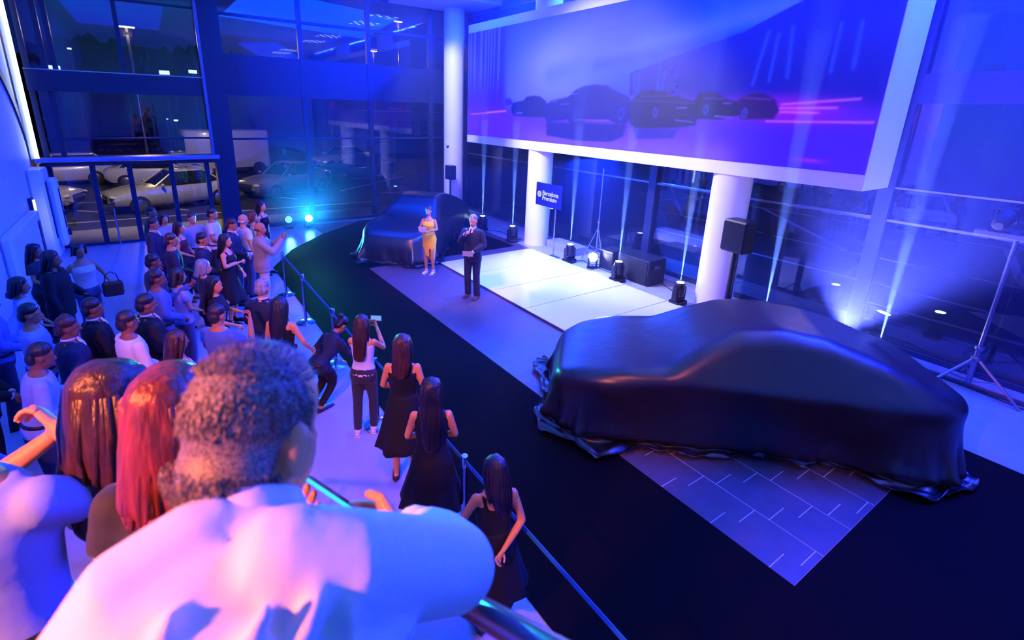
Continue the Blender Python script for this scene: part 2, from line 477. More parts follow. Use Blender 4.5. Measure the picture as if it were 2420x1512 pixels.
# ================================================================== big hanging screen
def paint_screen(nx, ny):
    """flat picture shown on the screen, painted as colours on a fine grid (u to the right, v up)"""
    u, v = np.meshgrid(np.linspace(0, 1, nx), np.linspace(0, 1, ny))
    A = 3.55                                            # aspect
    def sm(a, b, x): t_ = np.clip((x - a) / (b - a), 0, 1); return t_ * t_ * (3 - 2 * t_)
    def mixc(c, col, m): return c * (1 - m[..., None]) + np.array(col, float) / 255 * m[..., None]
    def poly(pts, soft=.006):
        P = [(p[0] * A, p[1]) for p in pts]; X = u * A; ins = np.zeros(u.shape, bool); dm = np.full(u.shape, 9.)
        for i in range(len(P)):
            (x1, y1), (x2, y2) = P[i], P[(i + 1) % len(P)]
            if y1 != y2:
                c = ((y1 > v) != (y2 > v)) & (X < (x2 - x1) * (v - y1) / (y2 - y1) + x1); ins ^= c
            L = (x2 - x1) ** 2 + (y2 - y1) ** 2; t_ = np.clip(((X - x1) * (x2 - x1) + (v - y1) * (y2 - y1)) / L, 0, 1)
            dm = np.minimum(dm, np.hypot(X - x1 - t_ * (x2 - x1), v - y1 - t_ * (y2 - y1)))
        return sm(-soft, soft, np.where(ins, dm, -dm))
    def seg(a, b, w, soft=None):
        X = u * A; x1, y1, x2, y2 = a[0] * A, a[1], b[0] * A, b[1]; L = (x2 - x1) ** 2 + (y2 - y1) ** 2
        t_ = np.clip(((X - x1) * (x2 - x1) + (v - y1) * (y2 - y1)) / L, 0, 1)
        return np.exp(-(np.hypot(X - x1 - t_ * (x2 - x1), v - y1 - t_ * (y2 - y1)) / w) ** 2)
    def blob(c, rx, ry): return np.exp(-(((u - c[0]) / rx) ** 2 + ((v - c[1]) / ry) ** 2))
    c = np.zeros((ny, nx, 3)) + np.array((50, 70, 245)) / 255
    c = mixc(c, (0, 70, 255), sm(.45, .75, u) * .8)
    c = mixc(c, (150, 150, 255), blob((.36, .60), .16, .38) * .95)
    c = mixc(c, (120, 110, 250), blob((.25, .42), .10, .16) * .6)
    c = mixc(c, (90, 110, 255), seg((.36, .55), (.9, .84), .09) * .7)
    c = mixc(c, (0, 40, 235), seg((.5, .6), (.9, .72), .05) * .3)
    # curtain of light at the left
    c = mixc(c, (50, 50, 235), (1 - sm(.16, .2, u)) * .85)
    w = 0.5 + .5 * np.sin(u * 330 + np.sin(u * 57) * 3); c = mixc(c, (110, 110, 250), w ** 3 * (1 - sm(.17, .19, u)) * sm(.25, .6, v) * .7)
    c = mixc(c, (90, 20, 230), (1 - sm(.16, .2, u)) * (1 - sm(.25, .7, v)) * .7)
    # dark hall
    hall = poly([(.589, .526), (.662, .594), (.801, .711), (.86, .80), (1.02, 1.02), (1.02, .272), (.882, .33), (.697, .36), (.593, .38)])
    c = mixc(c, (4, 28, 215), hall)
    c = mixc(c, (0, 4, 165), hall * (1 - sm(.3, .75, v)) * .85)
    for a, b in (((.84, .696), (.829, .43)), ((.855, .678), (.853, .447)), ((.873, .708), (.878, .462)), ((.934, .699), (.933, .48)), ((.958, .696), (.959, .494)), ((.599, .52), (.603, .38)), ((.61, .52), (.612, .38)), ((.657, .582), (.655, .401)), ((.668, .59), (.664, .401))):
        c = mixc(c, (60, 90, 255), seg(a, b, .012) * .55)
    # horizon glow and floor
    fl = 1 - sm(.20, .36, v + .0 * u)
    c = mixc(c, (105, 40, 240), fl)
    c = mixc(c, (70, 0, 225), fl * sm(.72, .85, u))
    c = mixc(c, (170, 0, 200), blob((.88, .30), .09, .075) * .95)
    c = mixc(c, (150, 20, 210), blob((.72, .345), .2, .04) * .6)
    c = mixc(c, (150, 90, 240), (1 - sm(.02, .17, v)) * (1 - sm(.78, .86, u)) * sm(.2, .35, u) * .8)
    c = mixc(c, (190, 30, 210), blob((.93, .045), .02, .012) * .8)
    for a, b in (((.878, .325), (.975, .352)), ((.876, .305), (.95, .31)), ((.878, .286), (.928, .284)), ((.86, .235), (.995, .245)), ((.02, .21), (.19, .25)), ((.10, .235), (.19, .255))):
        c = mixc(c, (225, 110, 250), seg(a, b, .008) * .7)
    # trees on the horizon
    c = mixc(c, (60, 30, 200), poly([(.185, .33), (.19, .37), (.2, .36), (.205, .375), (.215, .34), (.23, .32), (.19, .30)]) * .8)
    # five dark saloon cars with reflections
    dark = [
        ([(.214, .295), (.227, .33), (.262, .345), (.275, .378), (.30, .388), (.325, .38), (.349, .339), (.352, .222), (.33, .205), (.23, .208), (.216, .24)], (2, 12, 150)),
        ([(.354, .17), (.593, .181), (.586, .096), (.554, .053), (.457, .041), (.356, .061)], (8, 6, 175)),
        ([(.339, .30), (.364, .345), (.42, .372), (.446, .43), (.468, .452), (.50, .461), (.533, .45), (.563, .406), (.594, .364), (.604, .30), (.602, .23), (.590, .185), (.565, .181), (.549, .21), (.479, .20), (.47, .143), (.44, .150), (.425, .20), (.354, .17), (.343, .22)], (1, 14, 165)),
        ([(.597, .327), (.605, .372), (.617, .400), (.64, .412), (.67, .404), (.695, .370), (.732, .346), (.741, .301), (.743, .196), (.707, .178), (.614, .155), (.60, .2)], (3, 4, 110)),
        ([(.61, .155), (.71, .172), (.70, .11), (.62, .09)], (40, 20, 190)),
        ([(.732, .342), (.742, .384), (.757, .395), (.772, .388), (.788, .354), (.81, .339), (.819, .266), (.784, .237), (.742, .234)], (10, 4, 95)),
        ([(.81, .345), (.82, .370), (.832, .384), (.85, .380), (.868, .345), (.875, .295), (.87, .249), (.819, .24)], (45, 2, 105))]
    for p, col in dark: c = mixc(c, col, poly(p, .010) * .95)
    for a, b, k in (((.37, .375), (.452, .40), .5), ((.45, .20), (.545, .205), .6), ((.236, .235), (.26, .24), .8), ((.35, .33), (.385, .345), .5), ((.62, .37), (.69, .375), .35), ((.604, .345), (.735, .33), .3), ((.752, .36), (.785, .352), .4), ((.82, .36), (.86, .35), .35), ((.70, .225), (.735, .215), .6), ((.775, .255), (.805, .25), .7), ((.40, .315), (.425, .322), .6), ((.70, .30), (.72, .302), .7), ((.787, .33), (.80, .33), .6)):
        c = mixc(c, (170, 110, 245), seg(a, b, .006) * k)
    for (a, b), r in (((.447, .24), .052), ((.576, .254), .045), ((.657, .269), .035), ((.757, .292), .028), ((.824, .275), .028)):
        X = (u - a) * A * 1.6; Y_ = v - b; rr = np.hypot(X, Y_); th = np.arctan2(Y_, X)
        c = mixc(c, (60, 90, 245), (np.exp(-((rr - r * .85) / .008) ** 2) + (rr < r * .8) * (np.cos(th * 8) > .2) * .6).clip(0, 1) * .6)
    return np.clip(c, 0, 1)


SX, SY0, SY1, SZ0, SZ1 = 9.0, 3.12, 14.97, 2.83, 6.50
sc_ = thing('projection_screen', 'huge wide screen in a white frame showing five dark cars in blue and purple light', 'screen')
M_frame = mat('screen_frame_white', (0.84, 0.84, 0.87), 0.5)
MB().box(SX + .03, SX + 1.05, SY0, SY1, SZ0, SZ0 + .25).build('lower_frame', M_frame, sc_)
MB().box(SX + .03, SX + 1.05, SY0, SY1, SZ1 - .25, SZ1).build('upper_frame', M_frame, sc_)
MB().box(SX + .03, SX + 1.05, SY0, SY0 + .06, SZ0 + .25, SZ1 - .25).build('side_frame', M_frame, sc_)
MB().box(SX + .03, SX + 1.05, SY1 - .06, SY1, SZ0 + .25, SZ1 - .25).build('side_frame', M_frame, sc_)
MB().box(SX + .9, SX + 1.04, SY0 + .06, SY1 - .06, SZ0 + .25, SZ1 - .25).build('back_panel', M_frame, sc_)
nx, ny = 700, 200
C3 = paint_screen(nx, ny)
uu, vv = np.meshgrid(np.linspace(0, 1, nx), np.linspace(0, 1, ny))
vs = np.stack([np.full(nx * ny, SX + .02), (SY1 - .01 - uu * (SY1 - SY0 - .02)).ravel(), (SZ0 + .25 + vv * (SZ1 - SZ0 - .5)).ravel()], 1)
idx = np.arange(nx * ny).reshape(ny, nx)
q = np.stack([idx[:-1, :-1], idx[:-1, 1:], idx[1:, 1:], idx[1:, :-1]], -1).reshape(-1, 4)
me = bpy.data.meshes.new('picture')
me.vertices.add(len(vs)); me.vertices.foreach_set('co', vs.ravel())
me.loops.add(q.size); me.loops.foreach_set('vertex_index', q.ravel().astype(np.int32))
me.polygons.add(len(q)); me.polygons.foreach_set('loop_start', np.arange(0, q.size, 4, dtype=np.int32)); me.polygons.foreach_set('loop_total', np.full(len(q), 4, np.int32))
me.update()
ca = me.color_attributes.new('shown', 'FLOAT_COLOR', 'POINT')
C3 = np.clip((C3 - .03) * 1.05, 0, 1)
lin = np.where(C3 <= .04045, C3 / 12.92, ((C3 + .055) / 1.055) ** 2.4)
lin = lin * np.array((.62, .80, 1.12))
ca.data.foreach_set('color', np.concatenate([lin.reshape(-1, 3), np.ones((nx * ny, 1))], 1).ravel().astype(np.float32))
m = bpy.data.materials.new('screen_picture'); m.use_nodes = True; t = m.node_tree; b = t.nodes['Principled BSDF']
at_ = t.nodes.new('ShaderNodeAttribute'); at_.attribute_name = 'shown'
pset(b, Base_Color=(.01, .01, .012), Roughness=.6); t.links.new(at_.outputs['Color'], b.inputs['Emission Color']); b.inputs['Emission Strength'].default_value = SCREEN_GAIN
me.materials.append(m)
link('picture', me, sc_)
MB().box(SX + .025, SX + .06, SY0 + .06, SY1 - .06, SZ0 + .25, SZ1 - .25).build('panel_backing', M_black, sc_)

# ================================================================== stage lamps and boxes
def beam_haze(dn):
    if 'beam_haze%g' % dn in MATS: return MATS['beam_haze%g' % dn]
    m = bpy.data.materials.new('beam_haze'); m.use_nodes = True; t = m.node_tree; t.nodes.clear(); MATS['beam_haze%g' % dn] = m
    o = t.nodes.new('ShaderNodeOutputMaterial'); v = t.nodes.new('ShaderNodeVolumeScatter'); v.inputs['Density'].default_value = dn
    v.inputs['Color'].default_value = (.6, .75, 1, 1); t.links.new(v.outputs[0], o.inputs['Volume']); return m
M_lens = glow('beam_lens', (.55, .80, 1.0), 25.0)
M_lensw = glow('par_lens', (1.0, .97, .97), 160.0)
M_lensc = glow('cyan_lens', (.10, .85, 1.0), 70.0)
def moving_head(x, y, label, lens=M_lens, rz=0, tilt=0, pan_to=None):
    r = thing('moving_head_lamp', label, 'stage lamp', (x, y, FZ), rz, 'beam lamps along the glass')
    MB().box(-.17, .17, -.13, .13, 0, .10, .025).build('base', M_black, r)
    b = MB(); b.box(-.15, .15, -.06, .06, .10, .14, .01); b.build('yoke', M_black, r)
    for s in (-1, 1):
        MB().box(s * .15 - .025, s * .15 + .025, -.06, .06, .12, .40, .02).build('arm', M_black, r)
    M = Matrix.Translation((0, 0, .33)) @ Matrix.Rotation(tilt, 4, 'X')
    b = MB(); b.lathe([(.06, -.16), (.10, -.14), (.115, -.05), (.115, .08), (.10, .15), (.085, .17)], (0, 0, 0), 20); b.xform(M); hd = b.build('head', M_black, r, auto=40)
    b = MB(); b.lathe([(.078, .168), (.078, .176)], (0, 0, 0), 20); b.xform(M); b.build('lens', lens, hd)
    return r
FZ = .008
bl = [(8.83, 13.57, 'behind the far draped car'), (8.83, 11.87, 'left of the middle column'), (8.93, 9.38, 'in front of the small sign stand'), (8.88, 7.62, 'in front of the black subwoofer'), (8.87, 5.90, 'beside the thick column at the platform corner'), (8.9, 4.12, 'left of the white glow behind the car'), (8.9, 2.36, 'right of the white glow behind the car')]
for i, (x, y, tx) in enumerate(bl):
    x = min(x, 8.93)
    mh = moving_head(x, y, 'black moving head lamp, beam straight up, ' + tx)
    for z0, z1, dn in ((.53, 1.25, .16), (1.252, 2.2, .09), (2.202, 3.6 if i < 5 else 5.2, .045)):
        rr_ = lambda z: .012 + math.tan(rad(2.2)) * (z - .53)
        b = MB(); b.lathe([(rr_(z0), z0), (rr_(z1), z1)], (0, 0, 0), 14); b.build('beam_cone', beam_haze(dn), mh, kind='stuff')  # cones of denser haze, added to make each beam show
    spot('beam_lamp', (x, y, .525), (x, y, 8), BEAM, (.20, .34, 1.0), 5.0, .4, .002)
# white flood lamps
def par(name, x, y, label, target, power, ang=85, col=(.9, .9, 1.0), lens=M_lensw):
    r = thing(name, label, 'stage lamp', (x, y, FZ))
    d = (Vector(target) - Vector((x, y, .3))).normalized(); q = d.to_track_quat('Z', 'Y').to_matrix().to_4x4()
    M = Matrix.Translation((0, 0, .28)) @ q
    b = MB(); b.lathe([(.05, -.16), (.10, -.13), (.125, 0), (.13, .08), (.12, .085), (.115, .06)], (0, 0, 0), 24); b.xform(M); b.build('can', M_black, r, auto=40)
    b = MB(); b.lathe([(.112, .062), (.112, .07)], (0, 0, 0), 24); b.xform(M); b.build('lens', lens, r)
    b = MB(); b.box(-.12, .12, -.10, .10, 0, .03, .01); b.build('base', M_black, r)
    for s in (-1, 1): MB().box(s * .145 - .008, s * .145 + .008, -.03, .03, .02, .30).build('bracket', M_black, r)
    spot('flood_lamp', Vector((x, y, .28 + FZ)) + d * .10, target, power, col, ang, .6, .08)
par('flood_lamp_can', 9.12, 8.70, 'round flood lamp glaring white toward the hall behind the platform', (1.5, 1.5, 4.4), 120, 50)
par('flood_lamp_can', 9.45, 3.05, 'flood lamp behind the front draped car making the big white glow', (8.9, 2.2, 5.0), 7000, 90, (.24, .22, 1.0))
par('cyan_lamp', 3.95, 16.6, 'cyan glaring lamp on the floor at the far glass wall', (1.6, 4.0, 6.5), 4500, 62, (.03, .75, 1.0), M_lensc)
par('cyan_lamp', 3.35, 16.75, 'smaller dim cyan lamp left of the glaring cyan one', (1.9, 8.0, 2.8), 150, 60, (.1, .7, 1.0), glow('dim_lens', (.25, .7, 1.0), 1.2))
# subwoofer and case
sb = thing('subwoofer', 'big black subwoofer box standing at the glass behind the platform', 'loudspeaker')
MB().box(9.2, 9.82, 6.98, 7.95, .0, .62, .02).build('cabinet', M_black, sb)
MB().box(9.185, 9.20, 7.03, 7.90, .05, .57).build('grille', M_blackm, sb)
for yy in (7.15, 7.78): MB().box(9.4, 9.6, 6.972 if yy < 7.5 else 7.95, 6.98 if yy < 7.5 else 7.958, .4, .48).build('handle', M_alu, sb)
fc = thing('flight_case', 'black flight case left of the subwoofer by the glass', 'case')
MB().box(9.25, 9.75, 8.15, 8.6, 0, .55, .015).build('body', M_black, fc)
for z in (.02, .51): MB().box(9.235, 9.25, 8.15, 8.6, z, z + .03).build('edge_rail', M_alu, fc)
def tripod_stand(name, label, x, y, h, m, spread=.45, group=None, hub=.85, zf=0.0, r=.018):
    t_ = thing(name, label, 'stand', (x, y, zf))
    b = MB(); b.cyl((0, 0, .12), (0, 0, hub + .1), r * 1.3); b.build('pole', m, t_, auto=40)
    b = MB(); b.cyl((0, 0, hub), (0, 0, h), r); b.build('riser', m, t_, auto=40)
    for k in range(3):
        a = rad(20 + 120 * k); MB().tube([(0.02 * math.cos(a), .02 * math.sin(a), hub * .85), (spread * math.cos(a), spread * math.sin(a), .012)], [r * .8, r * .8], 8, rnd=False).build('leg', m, t_)
        MB().tube([(0, 0, hub * .25), (spread * .5 * math.cos(a), spread * .5 * math.sin(a), hub * .43)], [r * .5, r * .5], 6, rnd=False).build('brace', m, t_)
    for z in (hub + .08, hub * .85): MB().lathe([(r * 2, -.03), (r * 2.4, 0), (r * 2, .03)], (0, 0, z), 12).build('collar', m, t_, auto=40)
    return t_
M_stand = mat('stand_metal', (.20, .22, .30), .3, metal=.8)
t1 = tripod_stand('lamp_stand', 'thin light stand behind the glaring white flood lamp', 9.75, 9.2, 2.5, M_alu, .38, hub=1.0)
t2 = tripod_stand('truss_stand', 'tall wind up tripod stand beside the glass right of the front draped car', 9.78, 1.42, 2.35, M_stand, .62, hub=.62, r=.028)
b = MB(); b.box(-.04, .10, -.55, .45, 2.35, 2.42, .01); b.build('crossbar', M_stand, t2)
for s, z in ((-.45, 2.42), (-.15, 2.42), (.2, 2.42)):
    lm = thing('stage_spotlight', 'dark spotlight on the tall tripod stand crossbar, %s one' % ('right', 'middle', 'left')[(s > -.4) + (s > 0)], 'stage lamp', (9.8, 1.42 + s, z), group='spotlights on the crossbar')
    M = Matrix.Translation((0, 0, .16)) @ Matrix.Rotation(rad(70), 4, 'Y')
    MB().lathe([(.05, -.16), (.09, -.12), (.10, .05), (.115, .14)], (0, 0, 0), 18).xform(M).build('can', M_black, lm, auto=40)
    MB().box(-.01, .01, -.12, .12, 0, .02).build('bracket', M_black, lm)
    for q_ in range(4):
        MB().box(-.1, .1, .0, .006, 0, .10).xform(M @ Matrix.Rotation(rad(90 * q_), 4, 'Z') @ Matrix.Translation((0, .11, .14))).build('barn_door', M_black, lm)
# loudspeaker on pole in front of the thick column
ls = thing('loudspeaker', 'black loudspeaker on a thick pole in front of the thick white column', 'loudspeaker', (8.92, 4.86, 0.008))
MB().box(-.17, .17, -.24, .24, 1.44, 2.04, .03).xform(Matrix.Rotation(rad(-6), 4, 'Z')).build('cabinet', M_black, ls)
MB().box(-.185, -.168, -.22, .22, 1.47, 2.01, .005).xform(Matrix.Rotation(rad(-6), 4, 'Z')).build('grille', M_blackm, ls)
MB().cyl((0, 0, .01), (0, 0, 1.44), .06).build('pole', M_black, ls, auto=40)
for k in range(3):
    a = rad(60 + 120 * k); MB().tube([(0, 0, .35), (.34 * math.cos(a), .34 * math.sin(a), .012)], [.015, .015], 8, rnd=False).build('leg', M_black, ls)
l2 = thing('loudspeaker', 'small dark loudspeaker on a stand in front of the corner column', 'loudspeaker', (8.85, 15.8, 0))
MB().box(-.13, .13, -.2, .2, 1.45, 1.95, .03).build('cabinet', M_steel, l2)
MB().cyl((0, 0, .01), (0, 0, 1.45), .025).build('pole', M_black, l2, auto=40)
for k in range(3):
    a = rad(60 + 120 * k); MB().tube([(0, 0, .45), (.34 * math.cos(a), .34 * math.sin(a), .012)], [.012, .012], 8, rnd=False).build('leg', M_black, l2)
cc = thing('security_camera', 'tiny white security camera on the corner column', 'camera', (9.075, 16.43, 2.6))
MB().lathe([(.03, .06), (.05, .05), (.05, .0)], (0, 0, 0), 14).build('mount', M_white, cc, auto=40)
MB().ell((0, 0, -.03), (.05, .05, .05)).build('dome', M_black, cc, smooth=True)
# sign with lettering
sg = thing('sign', 'small dark blue sign on a slim pole reading Barcelona Premium', 'sign', (8.86, 10.3, 0))
M_sign = mat('sign_blue', (.010, .012, .10), .35)
M_wht = glow('sign_white', (.85, .88, 1.0), .9)
MB().box(-.03, .03, -.52, .53, 1.37, 2.0, .01).build('panel', M_sign, sg)
MB().cyl((0, -.32, .02), (0, -.32, 1.37), .022).build('pole', M_alu, sg, auto=40)
MB().box(-.14, .14, -.5, -.14, 0, .02, .005).build('base', M_alu, sg)
for i, (txt, z) in enumerate((('Barcelona', 1.68), ('Premium', 1.54))):
    cu = bpy.data.curves.new('lettering', 'FONT'); cu.body = txt; cu.size = .175; cu.extrude = .002; cu.offset = .0025; cu.space_character = .96
    o = bpy.data.objects.new('lettering', cu); COL.objects.link(o); o.parent = sg
    o.matrix_local = Matrix.Translation((-.034, .24, z)) @ Matrix(((0, 0, -1, 0), (-1, 0, 0, 0), (0, 1, 0, 0), (0, 0, 0, 1)))
    cu.materials.append(M_wht)
    me_ = bpy.data.meshes.new_from_object(o.evaluated_get(bpy.context.evaluated_depsgraph_get())); mx_ = o.matrix_local.copy(); bpy.data.objects.remove(o, do_unlink=True)
    o = link('lettering', me_, sg); o.matrix_local = mx_
b = MB(); n = 40
for k in range(n): pass
ring = [(-.034, .37 + .085 * math.cos(2 * math.pi * k / 28), 1.685 + .085 * math.sin(2 * math.pi * k / 28)) for k in range(28)]
b.add(ring + [(p[0] + .003, p[1], p[2]) for p in ring], [tuple(range(28)), tuple(reversed(range(28, 56)))])
b.build('emblem', M_wht, sg)
b = MB()
for k in range(6):
    a = rad(60 * k + 30); y_, z_ = .37 + .035 * math.cos(a), 1.685 + .035 * math.sin(a)
    b.add([(-.037, y_ + .014 * math.cos(rad(60 * j)), z_ + .014 * math.sin(rad(60 * j))) for j in range(6)], [tuple(range(6))])
b.build('emblem_mark', M_sign, sg, kind='stuff')
# low bench beside the middle column, cables, floor strip
MB().box(9.45, 9.95, 9.75, 10.95, 0, .22, .01).build('heating_bench', mat('bench_grey', (.34, .34, .40), .4), label='low grey bench box beside the middle column by the glass', category='bench')
M_cable = mat('cable_black', (.01, .01, .01), .5)
def cable(pts, label, r=.010):
    P = []
    for i in range(len(pts) - 1):
        p0, p1, p2, p3 = [Vector((*pts[max(0, min(len(pts) - 1, j))], 0)) for j in (i - 1, i, i + 1, i + 2)]
        for s in range(8):
            t_ = s / 8; P.append(.5 * ((2 * p1) + (p2 - p0) * t_ + (2 * p0 - 5 * p1 + 4 * p2 - p3) * t_ ** 2 + (-p0 + 3 * p1 - 3 * p2 + p3) * t_ ** 3))
    P.append(Vector((*pts[-1], 0)))
    MB().tube([(p.x, p.y, r + .001) for p in P], [r] * len(P), 6, rnd=False).build('power_cable', M_cable, smooth=True, label=label, category='cable')
cable([(9.06, 13.5), (9.3, 13.0), (9.15, 12.4), (9.35, 12.1), (9.02, 11.95)], 'black cable looping between the two lamps behind the far car')
cable([(9.1, 9.4), (9.35, 9.3), (9.3, 9.0), (9.5, 8.8), (9.6, 8.62)], 'black cable between the flood lamp and the flight case')
cable([(9.07, 5.9), (9.25, 6.2), (9.5, 6.5), (9.7, 6.95)], 'black cable from the subwoofer to the lamp at the thick column')
cable([(9.55, 4.6), (9.75, 3.6), (9.65, 2.6), (9.9, 1.9), (9.75, .6)], 'black cable lying under the tall tripod stand')
MB().box(9.88, 9.97, -1.0, 4.8, 0, .035, .005).build('cable_duct', mat('duct_dark', (.03, .03, .05), .3), label='dark flat cable duct along the glass by the tall tripod', category='cable duct')

# ================================================================== rope barrier
M_belt = mat('belt_cyan', (.02, .22, .55), .5)
posts = [(1.9, 1.15), (1.9, 3.12), (1.88, 5.22), (1.9, 7.0), (1.91, 8.85), (1.92, 10.5)]
plc = ['nearest the camera', 'in front of the blue sleeved elbow', 'at the woman in the white tank top', 'left of the white tank top woman', 'behind the crouching person', 'beside the man in the grey blazer']
for i, (x, y) in enumerate(posts):
    p = thing('barrier_post', 'chrome rope barrier post ' + plc[i], 'barrier post', (x, y, 0), group='rope barrier posts')
    b = MB(); b.lathe([(.17, 0), (.17, .012), (.12, .022), (.03, .035)], (0, 0, 0), 28); b.build('base', M_chrome, p, auto=40)
    b = MB(); b.lathe([(.026, .03), (.026, .88)], (0, 0, 0), 18); b.build('pole', mat('post_blue_chrome', (.35, .38, .5), .2, metal=1.0), p, auto=40)
    b = MB(); b.lathe([(.034, .84), (.036, .86), (.036, .93), (.030, .95), (.012, .955)], (0, 0, 0), 18); b.build('cap', M_chrome, p, auto=40)
for i in range(len(posts) - 1):
    (x0, y0), (x1, y1) = posts[i], posts[i + 1]
    b = MB(); b.box(-.002, .002, .037, (y1 - y0) - .037, .872, .918)
    o = b.build('barrier_belt', M_belt, label='blue belt stretched from the post %s' % plc[i], category='belt', group='rope barrier belts'); o.location = (x0, y0, 0)
# ================================================================== outside, seen through the glass
M_asph = mat('asphalt', (.016, .018, .026), .7, noise=.3, nscale=4)
M_line = mat('road_paint', (.42, .38, .30), .6)
M_kerb = mat('kerb_stone', (.22, .20, .19), .7)
MB().box(-45, 75, YL + .32, 110, -.3, -.12).build('ground', M_asph, kind='structure')
MB().box(XR + .32, 75, -30, YL + .32, -.3, -.12).build('road', M_asph, kind='structure')
MB().box(-12, XR + .4, YL + .32, 19.4, -.12, -.04).build('pavement', M_kerb, kind='structure')
MB().box(XR + .32, 11.9, -12, YL + .3, -.12, -.04).build('kerb', M_kerb, kind='structure')
mk = thing('road_markings', None, None, kind='structure')
def stripe(x0, y0, x1, y1, w=.12):
    d = Vector((x1 - x0, y1 - y0, 0)).normalized(); n = Vector((-d.y, d.x, 0)) * w / 2
    a, c = Vector((x0, y0, -.115)), Vector((x1, y1, -.115))
    q = [a - n, c - n, c + n, a + n]
    b = MB(); b.add(q + [p + Vector((0, 0, .004)) for p in q], [(3, 2, 1, 0), (4, 5, 6, 7), (0, 1, 5, 4), (1, 2, 6, 5), (2, 3, 7, 6), (3, 0, 4, 7)]); b.build('marking', M_line, mk)
for s in ((-3.5, 25.4, 6, 24.4), (-3.2, 24, -1.6, 22.6), (-1.3, 24.6, .8, 22.0), (3.1, 25.5, 5.0, 22.8), (7.4, 24.3, 12.8, 28.5), (8.9, 23, 14.5, 22.0), (-6, 21.2, 8, 20.9),
          (18.2, -6, 18.0, 8.6, .15), (23.6, 3.4, 23.3, 18, .15), (18.1, 6.3, 23.4, 11.9, .2), (18.1, 2.2, 23.7, 3.6, .22), (15.0, -4, 14.95, 12, .15), (18.17, 15.5, 23.1, 15.3, .15), (18.2, 12.5, 26, 19, .15), (18.1, 9, 18.1, 16, .15), (26.3, 19, 23.2, 11.9, .15), (13.3, -3, 13.2, 4, .14)):
    stripe(*s)
for k in range(14): stripe(25.2, -2 + 1.6 * k, 25.2, -1.2 + 1.6 * k, .3)
b = MB(); b.add([(14.2, .6, -.11), (14.2, 1.4, -.11), (13.6, 1.4, -.11), (14.6, 2.5, -.11), (15.6, 1.4, -.11), (15.0, 1.4, -.11), (15.0, .6, -.11)], [tuple(range(7))]); b.build('marking', M_line, mk)

def car(name, label, x, y, rz, body, length=4.5, hgt=1.46, group=None, hatch=False):
    r = thing(name, label, 'car', (x, y, -.12), rz, group)
    L = length; W = .90
    st = [(-L / 2, .45, .62, .52), (-L / 2 + .12, .78, .74, .34), (-L / 2 + .7, .88, .86, .28), (-L / 2 + 1.2, .90, .92, .26), (-.35, .90, .95, .25), (.6, .90, .96, .25), (L / 2 - .95, .90, .98, .26), (L / 2 - .3, .86, .97 if not hatch else 1.0, .30), (L / 2 - .05, .74, .86, .4), (L / 2, .5, .7, .5)]
    b = MB(); vs = []; fs = []
    for (xx, w, zb, zl) in st:
        vs += [(xx, -w * .9, zl), (xx, -w, zl + .16), (xx, -w, zb - .22), (xx, -w * .93, zb - .05), (xx, -w * .7, zb), (xx, 0, zb + .03), (xx, w * .7, zb), (xx, w * .93, zb - .05), (xx, w, zb - .22), (xx, w, zl + .16), (xx, w * .9, zl)]
    for k in range(len(st) - 1):
        for i in range(10): a = k * 11 + i; fs.append((a, a + 11, a + 12, a + 1))
        fs.append((k * 11 + 10, k * 11 + 21, k * 11 + 11, k * 11))
    fs.append(tuple(range(11))); fs.append(tuple(reversed(range((len(st) - 1) * 11, len(st) * 11))))
    b.add(vs, fs); b.build('body', body, r, auto=50)
    # greenhouse: dark glass with body coloured roof
    g0, g1, r0, r1 = -.75, L / 2 - .55, -.05, L / 2 - 1.25
    if hatch: g1 = L / 2 - .15; r1 = L / 2 - .75
    zb = .93
    ring0 = [(g0, -.62), (r0 - .1, -.80), (r1 + .1, -.80), (g1, -.62), (g1, .62), (r1 + .1, .80), (r0 - .1, .80), (g0, .62)]
    ring1 = [(r0, -.50), (r0 + .25, -.60), (r1 - .2, -.60), (r1, -.50), (r1, .50), (r1 - .2, .60), (r0 + .25, .60), (r0, .50)]
    b = MB(); b.add([(p[0], p[1], zb) for p in ring0] + [(p[0], p[1], hgt - .05) for p in ring1], [(i, (i + 1) % 8, 8 + (i + 1) % 8, 8 + i) for i in range(8)]); b.build('window', M_cglass, r)
    b = MB(); b.add([(p[0], p[1], hgt - .055) for p in ring1] + [(p[0] * .97 + .02, p[1] * .9, hgt) for p in ring1], [(i, (i + 1) % 8, 8 + (i + 1) % 8, 8 + i) for i in range(8)] + [tuple(range(8, 16))]); b.build('roof', body, r, smooth=True)
    for i, j in ((0, 0), (1, 1), (2, 2), (3, 3), (4, 4), (5, 5), (6, 6), (7, 7)):
        p, q_ = ring0[i], ring1[j]
        if i in (0, 3, 4, 7): MB().tube([(p[0], p[1], zb), (q_[0], q_[1], hgt - .04)], [.035, .03], 6, rnd=False).build('pillar', body, r)
    for sx in (-L / 2 + .85, L / 2 - .85):
        for s in (-1, 1):
            b = MB(); b.cyl((sx, s * .72, .33), (sx, s * .915, .33), .33, .32, 24); w = b.build('wheel', M_tyre, r, auto=40)
            b = MB(); b.cyl((sx, s * .916, .33), (sx, s * .925, .33), .21, .19, 20); b.build('rim', M_alu, w, auto=40)
    for s in (-1, 1):
        MB().ell((-L / 2 + .14, s * .60, .64), (.12, .17, .07)).build('headlight', M_hl, r, smooth=True)
        MB().ell((-.62, s * .97, .98), (.06, .10, .07)).build('mirror', body, r, smooth=True)
    MB().box(-L / 2 - .01, -L / 2 + .1, -.36, .36, .36, .54, .02).build('grille', M_black, r)
    return r
M_cglass = mat('car_glass', (.012, .015, .02), .08, spec=.8)
M_tyre = mat('tyre', (.012, .012, .012), .7)
M_hl = mat('headlight', (.6, .6, .62), .1)
C_sil = mat('paint_silver', (.55, .52, .44), .25, metal=.3, coat=.6)
